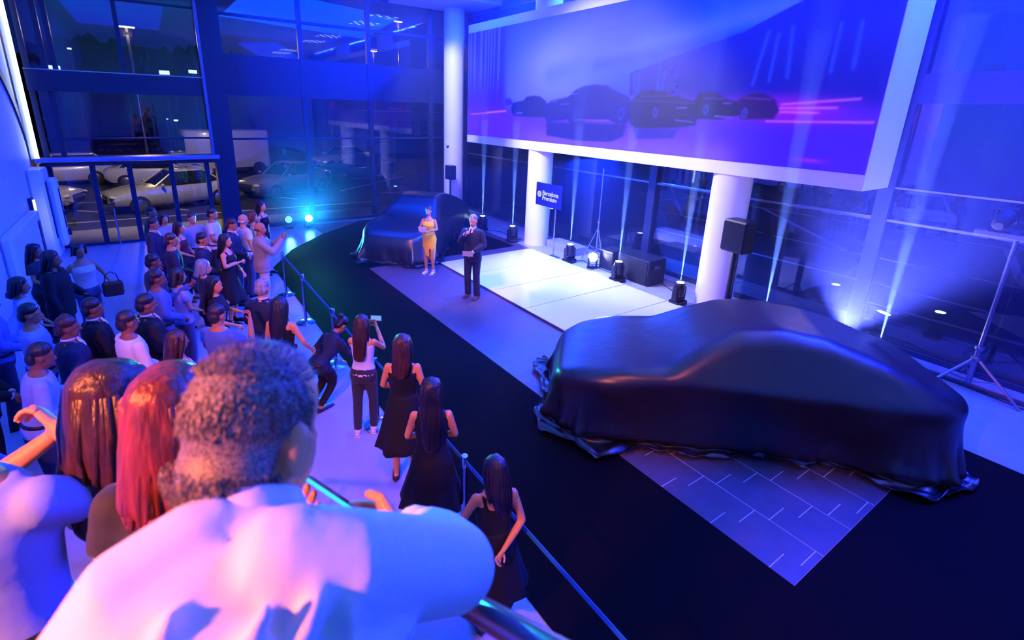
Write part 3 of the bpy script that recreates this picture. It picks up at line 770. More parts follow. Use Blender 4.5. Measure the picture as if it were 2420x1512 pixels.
C_wht = mat('paint_white', (.72, .70, .66), .25, coat=.5)
C_grn = mat('paint_grey', (.22, .23, .25), .3, metal=.4, coat=.5)
C_dk = mat('paint_dark', (.03, .03, .04), .3, metal=.3, coat=.5)
car('car', 'pale yellowish silver saloon parked outside the entrance glass, front facing left', 0.4, 23.2, rad(18), C_sil)
car('car', 'silver hatchback parked outside behind the leftmost glass door', -4.6, 24.2, rad(160), C_sil, hatch=True)
car('car', 'grey green saloon parked outside behind the blue steel pillar', 5.0, 24.7, rad(30), C_grn)
car('car', 'dark saloon outside beyond the far draped car', 9.6, 28.0, rad(12), C_dk)
car('car', 'white hatchback far out in the car park behind the middle pane', -4.0, 31.5, rad(8), C_wht, hatch=True)
car('car', 'white low car far out beside the van', 0.2, 29.5, rad(175), C_wht)
car('car', 'silver car parked far out to the right of the pillar', 10.5, 34.0, rad(20), C_sil)
car('car', 'white car on the road beyond the right glass wall', 24.8, 6.6, rad(205), C_wht, 4.6)
car('car', 'silver car outside seen under the screen between the columns', 29.5, 24.0, rad(60), C_sil)
car('car', 'white car outside under the right end of the screen', 31.0, 15.5, rad(80), C_wht)
vn = thing('van', 'white delivery van far out in the car park', 'van', (3.6, 33.5, -.12), rad(5))
MB().box(-2.2, 2.2, -.95, .95, .4, 2.5, .15).build('body', C_wht, vn, auto=50)
MB().box(-2.9, -2.15, -.9, .9, .4, 1.3, .15).build('bonnet', C_wht, vn, auto=50)
MB().box(-2.24, -2.0, -.8, .8, 1.35, 2.2, .03).build('windscreen', M_cglass, vn)
for sx in (-1.9, 1.5):
    for s in (-1, 1): MB().cyl((sx, s * .78, .35), (sx, s * .97, .35), .35, seg=20).build('wheel', M_tyre, vn, auto=40)
# lamp posts: two warm ones with the lens lit, further far lights
M_sod = glow('sodium_lens', (1.0, .55, .22), 30.0)
M_wl = glow('far_window', (.75, .95, .85), 1.6)
def lamp_post(x, y, h, label, pw=800):
    r = thing('street_lamp', label, 'street lamp', (x, y, -.12))
    MB().cyl((0, 0, 0), (0, 0, h), .12, .07, 12).build('pole', M_alu, r, auto=40)
    MB().box(-.5, .5, -.2, .2, h, h + .18, .04).build('head', M_alu, r)
    MB().box(-.42, .42, -.16, .16, h - .03, h).build('lens', M_sod, r)
    p = bpy.data.lights.new('street_light', 'POINT'); p.energy = pw; p.color = (1.0, .62, .30); p.shadow_soft_size = .25
    o = bpy.data.objects.new('street_light', p); COL.objects.link(o); o.location = (x, y, h - .5)
lamp_post(-.35, 40, 8.3, 'lit street lamp beyond the left glass, tall pole with warm head')
lamp_post(23.1, 60, 10.4, 'lit street lamp far beyond the glass near the corner column')
lamp_post(25.5, 58, 13.6, 'taller far street lamp beside the corner column')
lamp_post(27, 9, 8.0, 'street lamp over the road outside the right glass wall', 150)
for i, (x, z, w, lb) in enumerate(((-5.2, 6.0, .7, 'lit far window leftmost in the dark treeline'), (1.6, 6.1, .7, 'pair of far lit windows beside the blue steel pillar'), (3.6, 6.3, .6, 'bright far window nearest the blue steel pillar'), (-4.1, 7.4, .25, 'small far round light above the leftmost far window'), (1.3, 2.5, .15, 'tiny far light above the van'), (1.9, 2.4, .3, 'small far light right of the tiny one above the van'))):
    fl_ = thing('far_light', lb, 'far light', (x, 50, -.12)); MB().box(-w / 2, w / 2, -.1, .05, z + .12 - w * .22, z + .12 + w * .22).build('panel', M_wl, fl_); MB().box(-.05, .05, .05, .15, 0, z + .12).build('post', M_steel, fl_)
# dark treeline
rng = np.random.default_rng(4)
def treeline(name, p0, p1, hmin, hmax, n, seed, d=3.0):
    rg = np.random.default_rng(seed); p0 = np.array(p0, float); p1 = np.array(p1, float); b = MB()
    xs_ = np.linspace(0, 1, n); hs_ = hmin + (hmax - hmin) * (0.5 + .3 * np.sin(xs_ * 9 + seed) + .2 * np.sin(xs_ * 31) + .12 * rg.normal(size=n)).clip(0, 1.2)
    dr = (p1 - p0) / np.linalg.norm(p1 - p0); nn = np.array((-dr[1], dr[0])) * d
    vs = []
    for k in range(n):
        c = p0 + (p1 - p0) * xs_[k]
        vs += [(c[0], c[1], -.3), (c[0] + nn[0] * .2, c[1] + nn[1] * .2, hs_[k] * .7), (c[0] + nn[0] * .5, c[1] + nn[1] * .5, hs_[k]), (c[0] + nn[0], c[1] + nn[1], -.3)]
    b.add(vs, [(k * 4 + i, k * 4 + 4 + i, k * 4 + 5 + i, k * 4 + 1 + i) for k in range(n - 1) for i in range(3)])
    b.build(name, mat('dark_foliage', (.004, .006, .008), .9), kind='structure')
treeline('hill', (-40, 62), (14, 66), 7.5, 10.2, 120, 1)
treeline('hill', (12, 66), (70, 60), 7.5, 9.4, 120, 2)
treeline('hill', (50, 60), (60, -25), 6.5, 9.5, 120, 3)
# dark office wing and its columns seen through the far glass
bw = thing('building', 'pale two storey building wing outside behind the glass corner', 'building')
M_bld = mat('far_wall', (.20, .22, .30), .7)
MB().box(16, 34, 44, 50, -.1, 3.6).build('wall', M_bld, bw)
for k in range(7): MB().box(16.6 + 2.4 * k, 18.2 + 2.4 * k, 43.9, 44.0, .8, 2.8).build('window', M_cglass, bw)
# ================================================================== draped cars: real cloth settled over a car shape
def drape(name, label, origin, ang, L=4.55, W=1.86, sp=.05, clothL=7.3, clothW=5.2, seed=1, steps=230, prof=None, shift=(0, 0), flare=1.0, material=None, mirror_bumps=True):
    rg = np.random.default_rng(seed)
    P = prof or [(0.0, .22), (-.02, .50), (.06, .70), (.30, .82), (.8, .93), (1.35, 1.0), (1.75, 1.25), (2.15, 1.45), (2.6, 1.50), (3.1, 1.45), (3.7, 1.27), (4.15, 1.08), (4.45, 1.02), (4.55, .95), (4.55, .5), (4.50, .22)]
    P = np.array(P, float); P[:, 0] *= L / 4.55
    # signed distance of the side profile on a grid
    g = .03; gx = np.arange(-1.2, L + 1.3, g); gz = np.arange(-.3, 2.2, g); X, Z = np.meshgrid(gx, gz, indexing='ij')
    ins = np.zeros(X.shape, bool); dm = np.full(X.shape, 9.0)
    for i in range(len(P)):
        x1, y1 = P[i]; x2, y2 = P[(i + 1) % len(P)]
        if y1 != y2: ins ^= ((y1 > Z) != (y2 > Z)) & (X < (x2 - x1) * (Z - y1) / (y2 - y1) + x1)
        LL = (x2 - x1) ** 2 + (y2 - y1) ** 2; t_ = np.clip(((X - x1) * (x2 - x1) + (Z - y1) * (y2 - y1)) / LL, 0, 1)
        dm = np.minimum(dm, np.hypot(X - x1 - t_ * (x2 - x1), Z - y1 - t_ * (y2 - y1)))
    SD = np.where(ins, -dm, dm)
    def sdf(p):
        fx = np.clip((p[:, 0] - gx[0]) / g, 0, len(gx) - 1.001); fz = np.clip((p[:, 2] - gz[0]) / g, 0, len(gz) - 1.001)
        i = fx.astype(int); k = fz.astype(int); a = fx - i; b = fz - k
        d2 = SD[i, k] * (1 - a) * (1 - b) + SD[i + 1, k] * a * (1 - b) + SD[i, k + 1] * (1 - a) * b + SD[i + 1, k + 1] * a * b
        z = p[:, 2]; u = p[:, 0]
        hw = W / 2 - .30 * np.clip((z - .92) / .52, 0, 1) ** 1.0 - .03 * np.clip((.5 - z) / .5, 0, 1)
        hw = hw - .34 * np.clip((.75 - u) / .8, 0, 1.1) ** 2 - .22 * np.clip((u - (L - .6)) / .7, 0, 1.1) ** 2
        # wheel arches and door mirrors stand out a little
        for wu in (.85, L - .9): hw = hw + .035 * np.exp(-((u - wu) / .33) ** 2) * np.exp(-((z - .55) / .3) ** 2)
        d1 = np.abs(p[:, 1]) - hw; r = .13; a_ = np.maximum(d1 + r, 0); b_ = np.maximum(d2 + r, 0)
        d = np.hypot(a_, b_) + np.minimum(np.maximum(d1 + r, d2 + r), 0) - r
        m = np.sqrt(((u - 1.55) / .10) ** 2 + ((np.abs(p[:, 1]) - W / 2 - .06) / .10) ** 2 + ((z - 1.02) / .08) ** 2) - 1
        return np.minimum(d, m * .08)
    nu = int(clothL / sp) + 1; nv = int(clothW / sp) + 1
    U, V = np.meshgrid(np.linspace(-clothL / 2, clothL / 2, nu) + L / 2 + shift[0], np.linspace(-clothW / 2, clothW / 2, nv) + shift[1], indexing='ij')
    um, vm = clothL / 2, clothW / 2; uc = L / 2 + shift[0]; sh_ = 1 - .15 * (np.abs(U - uc) / um) ** 3 * (np.abs(V - shift[1]) / vm) ** 3
    an_ = np.arctan2((V - shift[1]) / vm, (U - uc) / um); ed = np.maximum(np.abs(U - uc) / um, np.abs(V - shift[1]) / vm) ** 6
    sh_ = sh_ * (1 + ed * sum(rg.uniform(.4, 1) * .012 * np.sin(an_ * k_ + rg.uniform(0, 6)) for k_ in (5, 9, 14, 23)))
    U = uc + (U - uc) * sh_; V = shift[1] + (V - shift[1]) * sh_; FL = np.stack([U, V], -1).reshape(-1, 2)
    wob = sum(rg.normal() * np.sin(U * rg.uniform(.8, 3.2) + V * rg.uniform(-3, 3) + rg.uniform(0, 6)) for _ in range(14)) * .032
    p = np.stack([U, V, 1.60 + wob - .25 * np.maximum(np.abs(V) - 1.1, 0) - .28 * np.maximum(np.abs(U - L / 2) - 2.5, 0)], -1).reshape(-1, 3)
    p += rg.normal(size=p.shape) * .004
    q = p.copy(); idx = np.arange(nu * nv).reshape(nu, nv)
    batches = []
    def addb(a, b, rest, k):
        a = a.ravel(); b = b.ravel(); batches.append((a, b, np.linalg.norm(FL[a] - FL[b], axis=1), k))
    for par_ in (0, 1):
        addb(idx[par_:-1:2, :], idx[par_ + 1::2, :], sp, 1.0); addb(idx[:, par_:-1:2], idx[:, par_ + 1::2], sp, 1.0)
    for pu in (0, 1):
        addb(idx[pu:-1:2, :-1], idx[pu + 1::2, 1:], sp * 1.4142, .25); addb(idx[pu:-1:2, 1:], idx[pu + 1::2, :-1], sp * 1.4142, .25)
    for o3 in (0, 1, 2, 3):
        i0 = np.arange(o3, nu - 2, 4); addb(idx[i0, :], idx[i0 + 2, :], sp * 2, .03)
        j0 = np.arange(o3, nv - 2, 4); addb(idx[:, j0], idx[:, j0 + 2], sp * 2, .03)
    dt = 1 / 60; e = .004
    for s in range(steps):
        vel = (p - q) * (.985 if s < steps * .7 else .93); q = p.copy(); p = p + vel; p[:, 2] -= 9.8 * dt * dt
        for it in range(7):
            for a, b, rest, k in batches:
                dvec = p[b] - p[a]; ln_ = np.sqrt((dvec * dvec).sum(1)) + 1e-9; dl = (ln_ - rest) / ln_ * .5 * k
                c = dvec * dl[:, None]
                if len(np.unique(a)) == len(a) and k == .25 and False: pass
                p[a] += c; p[b] -= c
        near = p[:, 2] < 1.9
        d = sdf(p) - .02; hit = (d < 0) & near
        if hit.any():
            ph = p[hit]; gr = np.empty_like(ph)
            for c_ in range(3):
                o_ = np.zeros(3); o_[c_] = e; gr[:, c_] = sdf(ph + o_) - sdf(ph - o_)
            gr /= np.linalg.norm(gr, axis=1)[:, None] + 1e-9
            ph2 = ph - gr * d[hit][:, None]; p[hit] = ph2
            mv = p[hit] - q[hit]; nrm = (mv * gr).sum(1)[:, None] * gr; q[hit] = p[hit] - (nrm + (mv - nrm) * .55)
        fl = p[:, 2] < .022
        if fl.any():
            p[fl, 2] = .022; q[fl, 2] = .022; q[fl, :2] += (p[fl, :2] - q[fl, :2]) * .8
    # cloth lying on the floor gathers in towards the car in small bunched folds
    dd = sdf(p); lo = np.clip((.16 - p[:, 2]) / .12, 0, 1) * np.clip(dd / .08, 0, 1); gr = np.zeros_like(p)
    for c_ in (0, 1):
        o_ = np.zeros(3); o_[c_] = .01; gr[:, c_] = sdf(p + o_) - sdf(p - o_)
    gr /= np.linalg.norm(gr, axis=1)[:, None] + 1e-9
    ph_ = np.arctan2(FL[:, 1] * 1.6, FL[:, 0] - L / 2); al_ = FL[:, 0] + FL[:, 1] * .4
    rid = np.abs(np.sin(al_ * 7 + 2 * np.sin(FL[:, 1] * 5)) * np.sin(dd * 24 + 3 * np.sin(al_ * 4.3) + 1.5 * np.sin(FL[:, 1] * 8)))
    p[:, :2] -= (gr * (dd * (.42 + .12 * np.sin(al_ * 5.1)) * lo)[:, None])[:, :2]
    p[:, 2] += lo * (.020 + .075 * rid) * np.clip(dd / .25, 0, 1)
    p = p.reshape(nu, nv, 3)
    for _ in range(1):
        s_ = p.copy(); s_[1:-1, 1:-1] = p[1:-1, 1:-1] * .5 + (p[:-2, 1:-1] + p[2:, 1:-1] + p[1:-1, :-2] + p[1:-1, 2:]) * .125; p = s_
    p[..., 2] = np.maximum(p[..., 2], .020)
    me = bpy.data.meshes.new(name); vs_ = p.reshape(-1, 3)
    qd = np.stack([idx[:-1, :-1], idx[1:, :-1], idx[1:, 1:], idx[:-1, 1:]], -1).reshape(-1, 4)
    me.vertices.add(len(vs_)); me.vertices.foreach_set('co', vs_.ravel())
    me.loops.add(qd.size); me.loops.foreach_set('vertex_index', qd.ravel().astype(np.int32))
    me.polygons.add(len(qd)); me.polygons.foreach_set('loop_start', np.arange(0, qd.size, 4, dtype=np.int32)); me.polygons.foreach_set('loop_total', np.full(len(qd), 4, np.int32))
    me.polygons.foreach_set('use_smooth', [True] * len(qd)); me.update()
    me.materials.append(material)
    root = thing(name, label, 'draped car', (origin[0], origin[1], 0), ang)
    o = link('satin_cover', me, root)
    sol = o.modifiers.new('thickness', 'SOLIDIFY'); sol.thickness = .006; sol.offset = 1
    sb_ = o.modifiers.new('subdivision', 'SUBSURF'); sb_.levels = 1; sb_.render_levels = 1
    return root

M_satin = mat('black_satin', (.009, .007, .011), .33, spec=.8, sheen=0.0, bump=.35, bscale=5, stretch=(1, 1, .35))
u_ = np.array((.712, -.702)); v_ = np.array((.702, .712))
def at_uv(a, b): return u_ * a + v_ * b
import time as _t
_t0 = _t.time()
fr = at_uv(-.18, 6.30)
drape('draped_car', 'large coupe hidden under black satin cover in the right foreground', (fr[0], fr[1]), math.atan2(-.702, .712), L=4.5, clothL=5.9, clothW=3.95, seed=3, material=M_satin)
drape('draped_car', 'far car hidden under dark satin cover behind the woman in yellow', (4.60, 11.45), rad(42), L=4.3, sp=.065, clothL=5.6, clothW=4.0, seed=8, steps=190, material=M_satin)
print('cloth', _t.time() - _t0)
# ================================================================== people
SKIN = [mat('skin_light', (.72, .30, .11), .5, bump=.05, bscale=200), mat('skin_tan', (.52, .19, .07), .5, bump=.05, bscale=200), mat('skin_brown', (.28, .10, .04), .5, bump=.05, bscale=200)]
HAIRM = {}
def hair_mat(n):
    cols = dict(black=(.010, .007, .006), brown=(.05, .014, .004), auburn=(.20, .026, .004), grey=(.30, .28, .28), white=(.62, .58, .56), dark=(.020, .011, .008), blond=(.42, .27, .12))
    return mat('hair_' + n, cols[n], .38, noise=.5, nscale=40, bump=.5, bscale=55, stretch=(1, 1, .12), spec=.6)
FAB = {}
def fab(n):
    cols = dict(white=(.70, .70, .72), black=(.008, .008, .010), navy=(.018, .022, .055), blue=(.07, .14, .45), pale_blue=(.28, .38, .72), yellow=(.95, .50, .004), grey=(.30, .27, .22), charcoal=(.035, .035, .04), denim=(.05, .075, .16), khaki=(.36, .28, .19), cyan=(.06, .50, .62), maroon=(.10, .012, .02), beige=(.60, .52, .42), brown=(.08, .04, .025), red=(.45, .03, .03))
    return mat('cloth_' + n, cols[n], .75, bump=.25, bscale=9, sheen=.15 if n not in ('black', 'navy') else .02, spec=.3)
M_shoe = mat('shoe_black', (.012, .010, .010), .3)
M_shoeb = mat('shoe_brown', (.10, .04, .02), .35)
M_eyew = mat('eye_white', (.75, .73, .72), .2)
M_lip = mat('lip', (.42, .10, .09), .45)
TM = [(.86, .165, .112, -.01), (.95, .168, .122, -.01), (1.08, .150, .108, 0), (1.20, .158, .112, .005), (1.32, .178, .120, 0), (1.40, .182, .105, -.008), (1.455, .135, .085, -.012), (1.50, .075, .068, -.012)]
TF = [(.86, .172, .118, -.012), (.93, .175, .124, -.018), (1.04, .140, .098, -.004), (1.12, .122, .088, 0), (1.23, .138, .102, .008), (1.285, .145, .124, .02), (1.37, .148, .095, 0), (1.435, .115, .072, -.01), (1.485, .058, .056, -.012)]
ARMS = dict(
    down=((.245, -.02, 1.17), (.255, .05, .93)), clasp=((.245, .02, 1.17), (.04, .24, 1.02)), cross=((.25, .05, 1.19), (-.07, .21, 1.22)),
    phone=((.25, .20, 1.22), (.07, .40, 1.44)), mic=((.26, .06, 1.19), (.07, .21, 1.40)), card=((.255, .04, 1.20), (.09, .27, 1.18)),
    lowcard=((.26, .02, 1.18), (.12, .25, 1.06)), back=((.25, -.07, 1.18), (.04, -.17, 1.00)), hip=((.33, -.06, 1.18), (.19, .02, 1.00)), reach=((.27, .22, 1.30), (.20, .46, 1.42)), side=((.30, .00, 1.19), (.30, .16, 1.00)))
JOBS = []

def torso_rings(T, off, z0, z1, fw=1.0, rows=None):
    pts, sq = [], []
    zs = [t_[0] for t_ in T]
    sel = sorted(set([z0, z1] + [z for z in zs if z0 < z < z1]))
    for z in sel:
        rx, ry, yo = [float(np.interp(z, zs, [t_[k] for t_ in T])) for k in (1, 2, 3)]
        pts.append((0, yo, z)); sq.append(((ry + off) * fw, rx + off))
    return pts, sq

def add_torso(b, T, off, z0, z1, seg=20, fw=1.0):
    pts, sq = torso_rings(T, off, z0, z1, fw)
    b.tube(pts, [1] * len(pts), seg, sq=sq, rnd=False, up=(0, 1, 0))

def hand(b, wr, el, side, curl=.6, spread=1.0, face=None, sc=1.0):
    """five-fingered hand continuing the forearm; returns palm centre"""
    w = Vector(wr); d = (w - Vector(el)).normalized(); up = Vector(face) if face else Vector((-side, 0, 0))
    n = (up - d * up.dot(d))
    if n.length < 1e-3: n = d.orthogonal()
    n.normalize(); s = d.cross(n)                       # n = palm normal, s = across the knuckles
    if s.dot(Vector((0, 1, 0))) < 0: s = -s
    L = .085 * sc
    b.tube([w - d * .01, w + d * L * .5, w + d * L], [.026 * sc, .034 * sc, .034 * sc], 10, sq=[(.62, 1), (.5, 1.15), (.42, 1.15)], up=n)
    fl = [.068, .078, .073, .056]; pc = w + d * L
    raw = MB()
    for k in range(4):
        o_ = s * ((1.5 - k) * .019 * sc * spread); p0 = pc + o_ - d * .012; l_ = fl[k] * sc
        c1 = curl * .5; c2 = curl * 1.3; c3 = curl * 2.0
        p1 = p0 + (d * math.cos(c1) + n * math.sin(c1)) * l_ * .45; p2 = p1 + (d * math.cos(c2) + n * math.sin(c2)) * l_ * .32; p3 = p2 + (d * math.cos(c3) + n * math.sin(c3)) * l_ * .26
        raw.tube([p0, p1, p2, p3], [.0095 * sc, .009 * sc, .008 * sc, .0068 * sc], 7)
    q0 = w + d * .022 * sc + s * .026 * sc; q1 = q0 + (s * .7 + d * .6 + n * .35).normalized() * .036 * sc; q2 = q1 + (d * .9 + n * .5 + s * .1).normalized() * .030 * sc
    raw.tube([q0, q1, q2], [.0125 * sc, .011 * sc, .0085 * sc], 7)
    return raw, w + d * L * 1.0 + n * .03, d, n, s

def person(label, x, y, face, h=1.72, sex='m', top='shirt', topc='white', bottom='trousers', botc='navy', hair='short', hairc='dark', arms=('down', 'down'), skin=0, lean=0.0, yaw=0.0, pitch=0.0, group=None, detail=False, eyes=False, shoe=None, legs='stand', z=0.0, tie=None, bulk=1.0, hem=None, collar=None, hairlen=None, side_lean=0.0, squat=0.0):
    k = h / 1.75
    root = thing('person', label, 'person', (x, y, z), face - math.pi / 2, group)
    T = [(a, b_ * bulk, c * bulk, d) for a, b_, c, d in (TM if sex == 'm' else TF)]
    sx = .178 * bulk if sex == 'm' else .152
    tm = Matrix.Identity(4)
    Up = Matrix.Scale(k, 4)
    # bend of the upper body about the hips
    def bend(p):
        v = Vector(p)
        if (lean or side_lean) and v.z > .9:
            f_ = min(1.0, (v.z - .9) / .25); R = Matrix.Rotation(-lean * f_, 3, 'X') @ Matrix.Rotation(side_lean * f_, 3, 'Y')
            v = Vector((0, 0, .9)) + R @ (v - Vector((0, 0, .9)))
        if squat:
            v.z = v.z - squat * min(1, max(0, (v.z - .1) / .75)) if v.z > .1 else v.z
            if .1 < v.z < .75: v.y += .22 * math.sin(math.pi * min(1, (v.z - .1) / .62)) * squat / .35
        return v * k
    HM = Matrix.Translation((0, -.01, 1.53)) @ Matrix.Rotation(yaw, 4, 'Z') @ Matrix.Rotation(-pitch - .12, 4, 'X') @ Matrix.Translation((0, .01, -1.53))
    # ---------------- body
    core = MB(); head = MB(); raw = MB()
    add_torso(core, T, 0, .86, T[-1][0])
    core.tube([(0, -.015, 1.44), (0, -.008, 1.56)], [.056 if sex == 'm' else .047, .054 if sex == 'm' else .045], 14)
    lx = .092 if sex == 'm' else .085
    A = []
    for side, kind in ((1, arms[0]), (-1, arms[1])):
        sp_ = ARMS[kind] if isinstance(kind, str) else kind
        e = Vector(sp_[0]); w = Vector(sp_[1]); e.x = e.x * side * (1 if sex == 'm' else .9) + 0; w.x = w.x * side
        sh = Vector((sx * side, -.005, 1.405)); e.x += (bulk - 1) * .1 * side
        A.append((sh, e, w, side))
        r = 1.0 if sex == 'm' else .82
        core.tube([sh, sh.lerp(e, .5), e], [.052 * r, .047 * r, .040 * r], 12)
        core.tube([e, e.lerp(w, .35), w], [.040 * r, .041 * r, .027 * r], 12)
        f_ = {'down': (-side, 0, 0), 'side': (-side, 0, 0), 'phone': (-side * .6, 0, .5), 'back': (0, -1, 0), 'reach': (0, 0, -1)}.get(kind if isinstance(kind, str) else 'down', (0, -.6, -.4) if kind in ('clasp', 'cross', 'card', 'lowcard') else (-side, 0, 0))
        rw, pc, d, n, s = hand(core, w, e, side, curl=.45 if kind in ('down',) else .9, face=f_, sc=1.0 if sex == 'm' else .88)
        raw.add(rw.v, rw.f)
    for s in (-1, 1):
        fy = .05 * s if legs == 'step' else 0
        hp, kn, an = Vector((s * lx, -.005, .90)), Vector((s * (lx + .008), .015 + fy, .50)), Vector((s * (lx + .012), -.03 + fy, .085))
        r = 1.0 if sex == 'm' else .95
        core.tube([hp, hp.lerp(kn, .5), kn], [.088 * r, .074 * r, .054 * r], 12)
        core.tube([kn, kn.lerp(an, .32), an], [.053 * r, .054 * r, .033 * r], 12)
        core.tube([(an.x, an.y - .03, .045), (an.x + s * .01, an.y + .09, .035), (an.x + s * .02, an.y + .17, .024)], [.032, .038, .030], 10, sq=[(1, 1), (.75, 1.1), (.6, 1.2)], up=(0, 0, 1))
    hw = 1.0 if sex == 'm' else .94
    head.ell((0, -.012, 1.665), (.076 * hw, .096, .098), 18, 12)
    head.ell((0, .030, 1.605), (.056 * hw, .062, .082), 16, 10)
    head.ell((0, .040, 1.555), (.034 * hw, .042, .030), 12, 8)
    head.tube([(0, .088, 1.645), (0, .104, 1.612)], [.009, .014], 8)
    head.tube([(0, -.02, 1.47), (0, -.008, 1.60)], [.052 if sex == 'm' else .044] * 2, 14)
    for s in (-1, 1):
        head.ell((s * .076 * hw, -.005, 1.628), (.010, .019, .030), 10, 8)
        head.ell((s * .030, .074, 1.662), (.022, .014, .008), 10, 6)
    head.tube([(-.02, .088, 1.578), (.02, .088, 1.578)], [.007, .007], 8)
    head.xform(HM)
    def fin(b): b.v = [tuple(bend(p)) for p in b.v]; return b
    JOBS.append(('body', root, [(fin(core), .018 * k if not detail else .012, 3), (fin(head), .0095 if not detail else .0075, 2), (fin(raw), None, 0)], SKIN[skin]))
    if eyes:
        for s in (-1, 1):
            e_ = MB(); e_.ell((s * .029, .0795, 1.648), (.0125, .008, .007), 10, 6).xform(HM); fin(e_).build('eye', M_eyew, root, smooth=True)
            e_ = MB(); e_.ell((s * .029, .0865, 1.648), (.005, .003, .005), 8, 6).xform(HM); fin(e_).build('iris', M_black, root, smooth=True)
            e_ = MB(); e_.tube([(s * .014, .088, 1.668), (s * .043, .076, 1.667)], [.0035, .002], 6).xform(HM); fin(e_).build('eyebrow', hair_mat(hairc), root, smooth=True)
        e_ = MB(); e_.ell((0, .093, 1.577), (.022, .006, .0075), 10, 6).xform(HM); fin(e_).build('mouth', M_lip, root, smooth=True)
    # ---------------- hair
    hb = MB(); hr = MB(); rg = random.Random(hash(label) & 0 or int(abs(x * 131 + y * 17) * 10))
    if hair == 'bald':
        hb.tube([(-.074, -.01, 1.625), (-.055, -.075, 1.615), (0, -.10, 1.61), (.055, -.075, 1.615), (.074, -.01, 1.625)], [.016, .022, .024, .022, .016], 8)
    else:
        hb.ell((0, -.019, 1.694), (.083, .092, .086), 18, 12); hb.ell((0, -.062, 1.630), (.074, .052, .078), 16, 10)
        if hair in ('long', 'bob', 'bun', 'curly'):
            Lh = hairlen or {'long': .42, 'bob': .16, 'bun': .0, 'curly': .34}[hair]
            fat = 1.25 if hair == 'curly' else 1.0
            if Lh:
                zb = 1.66 - Lh
                hb.tube([(0, -.045, 1.70), (0, -.078, 1.60), (0, -.098, max(zb, 1.45)), (0, -.118 if zb < 1.4 else -.10, zb)], [.082 * fat, .082 * fat, .078 * fat, .050 * fat], 16, sq=[(1, 1), (.72, 1.06), (.55, 1.25), (.5, 1.35)], up=(0, 1, 0))
                for s in (-1, 1):
                    hb.tube([(s * .055, .02, 1.735), (s * .080, .012, 1.67), (s * .084, .0, 1.58), (s * .085, -.03, max(zb + .04, 1.42))], [.024, .026, .028, .022], 8)
                for q_ in range(26 if detail else 12):
                    a = rg.uniform(-2.2, 2.2); r_ = .083 * fat
                    xx = math.sin(a) * r_; yy = -.035 - math.cos(a) * r_ * .95
                    w_ = .02 if hair == 'curly' else .006
                    hr.tube([(xx * .5, yy * .5 - .01, 1.748), (xx, yy, 1.70), (xx * 1.04 + rg.uniform(-w_, w_), yy * 1.08, 1.58), (xx * 1.1 + rg.uniform(-w_, w_), yy * 1.05 - .02, max(zb - .01, 1.44)), (xx * .95 + rg.uniform(-w_, w_), yy * .8 - .055, zb + rg.uniform(-.02, .05))] if abs(a) < 1.5 else [(xx * .6, yy * .5, 1.745), (xx * 1.02, yy + .01, 1.70), (xx * 1.06, yy + .012, 1.60), (xx * 1.08, yy - .01, max(zb + .05, 1.46))], [.008, .012, .013, .011, .006][:5 if abs(a) < 1.5 else 4], 6)
            if hair == 'bun': hb.ell((0, -.115, 1.735), (.045, .042, .045), 12, 8)
    hb.xform(HM); hr.xform(HM)
    JOBS.append(('hair', root, [(fin(hb), .010, 3), (fin(hr), None, 0)], hair_mat(hairc)))
    # ---------------- clothes
    def garment(name, shapes, m, vox=.015, it=3, raw_=None):
        JOBS.append((name, root, [(fin(shapes), vox * max(1, k), it)] + ([(fin(raw_), None, 0)] if raw_ else []), m))
    def sleeves(b, off, upto):
        for sh, e, w, side in A:
            r = 1.0 if sex == 'm' else .84
            if upto <= 1:
                q_ = sh.lerp(e, upto); b.tube([sh, sh.lerp(q_, .5), q_], [.054 * r + off, .050 * r + off * 1.2, .047 * r + off * 1.5], 12, rnd=False)
                b.ell(sh, (.056 * r + off,) * 3)
            else:
                b.ell(sh, (.056 * r + off,) * 3)
                b.tube([sh, sh.lerp(e, .5), e], [.054 * r + off, .050 * r + off, .045 * r + off], 12)
                q_ = e.lerp(w, min(1, upto - 1)); b.tube([e, e.lerp(q_, .4), q_], [.045 * r + off, .045 * r + off, .034 * r + off], 12, rnd=False)
    hm = hem if hem is not None else {'trousers': .90}.get(bottom, .9)
    if top in ('shirt', 'polo', 'tshirt'):
        g = MB(); add_torso(g, T, .016, hm, 1.475); sleeves(g, .012, {'shirt': 1.96, 'polo': .62, 'tshirt': .55}[top])
        if top != 'tshirt': g.tube([(0, -.012, 1.46), (0, -.010, 1.515)], [.068, .060], 16, rnd=False)
        garment('shirt', g, fab(topc))
    elif top == 'jacket':
        g = MB(); add_torso(g, [(a, b_, c * (1.0 if a > 1.0 else 1.04), d) for a, b_, c, d in T], .030, .80 if hem is None else hem, 1.475); sleeves(g, .020, 1.93)
        for s in (-1, 1):      # lapels
            g.tube([(s * .075, -.02, 1.50), (s * .082, .075, 1.43), (s * .045, .135, 1.28), (s * .012, .14, 1.17)], [.020, .024, .024, .012], 8, sq=[(1, .6)] * 4)
        g.tube([(-.062, .02, 1.49), (-.05, -.065, 1.505), (.05, -.065, 1.505), (.062, .02, 1.49)], [.016] * 4, 8)
        garment('jacket', g, fab(topc))
        g = MB(); g.tube([(0, .062, 1.515), (0, .098, 1.44), (0, .128 * bulk, 1.32), (0, .140 * bulk, 1.18)], [.030, .055, .042, .008], 8, sq=[(.35, 1.2), (.4, 1.1), (.35, 1), (.3, 1)], rnd=False, up=(0, 1, 0))
        g.tube([(0, -.012, 1.47), (0, -.010, 1.53)], [.066, .058], 16, rnd=False)
        for sh, e, w, side in A: g.tube([w.lerp(e, .10), w.lerp(e, -.02)], [.036, .036], 10, rnd=False)
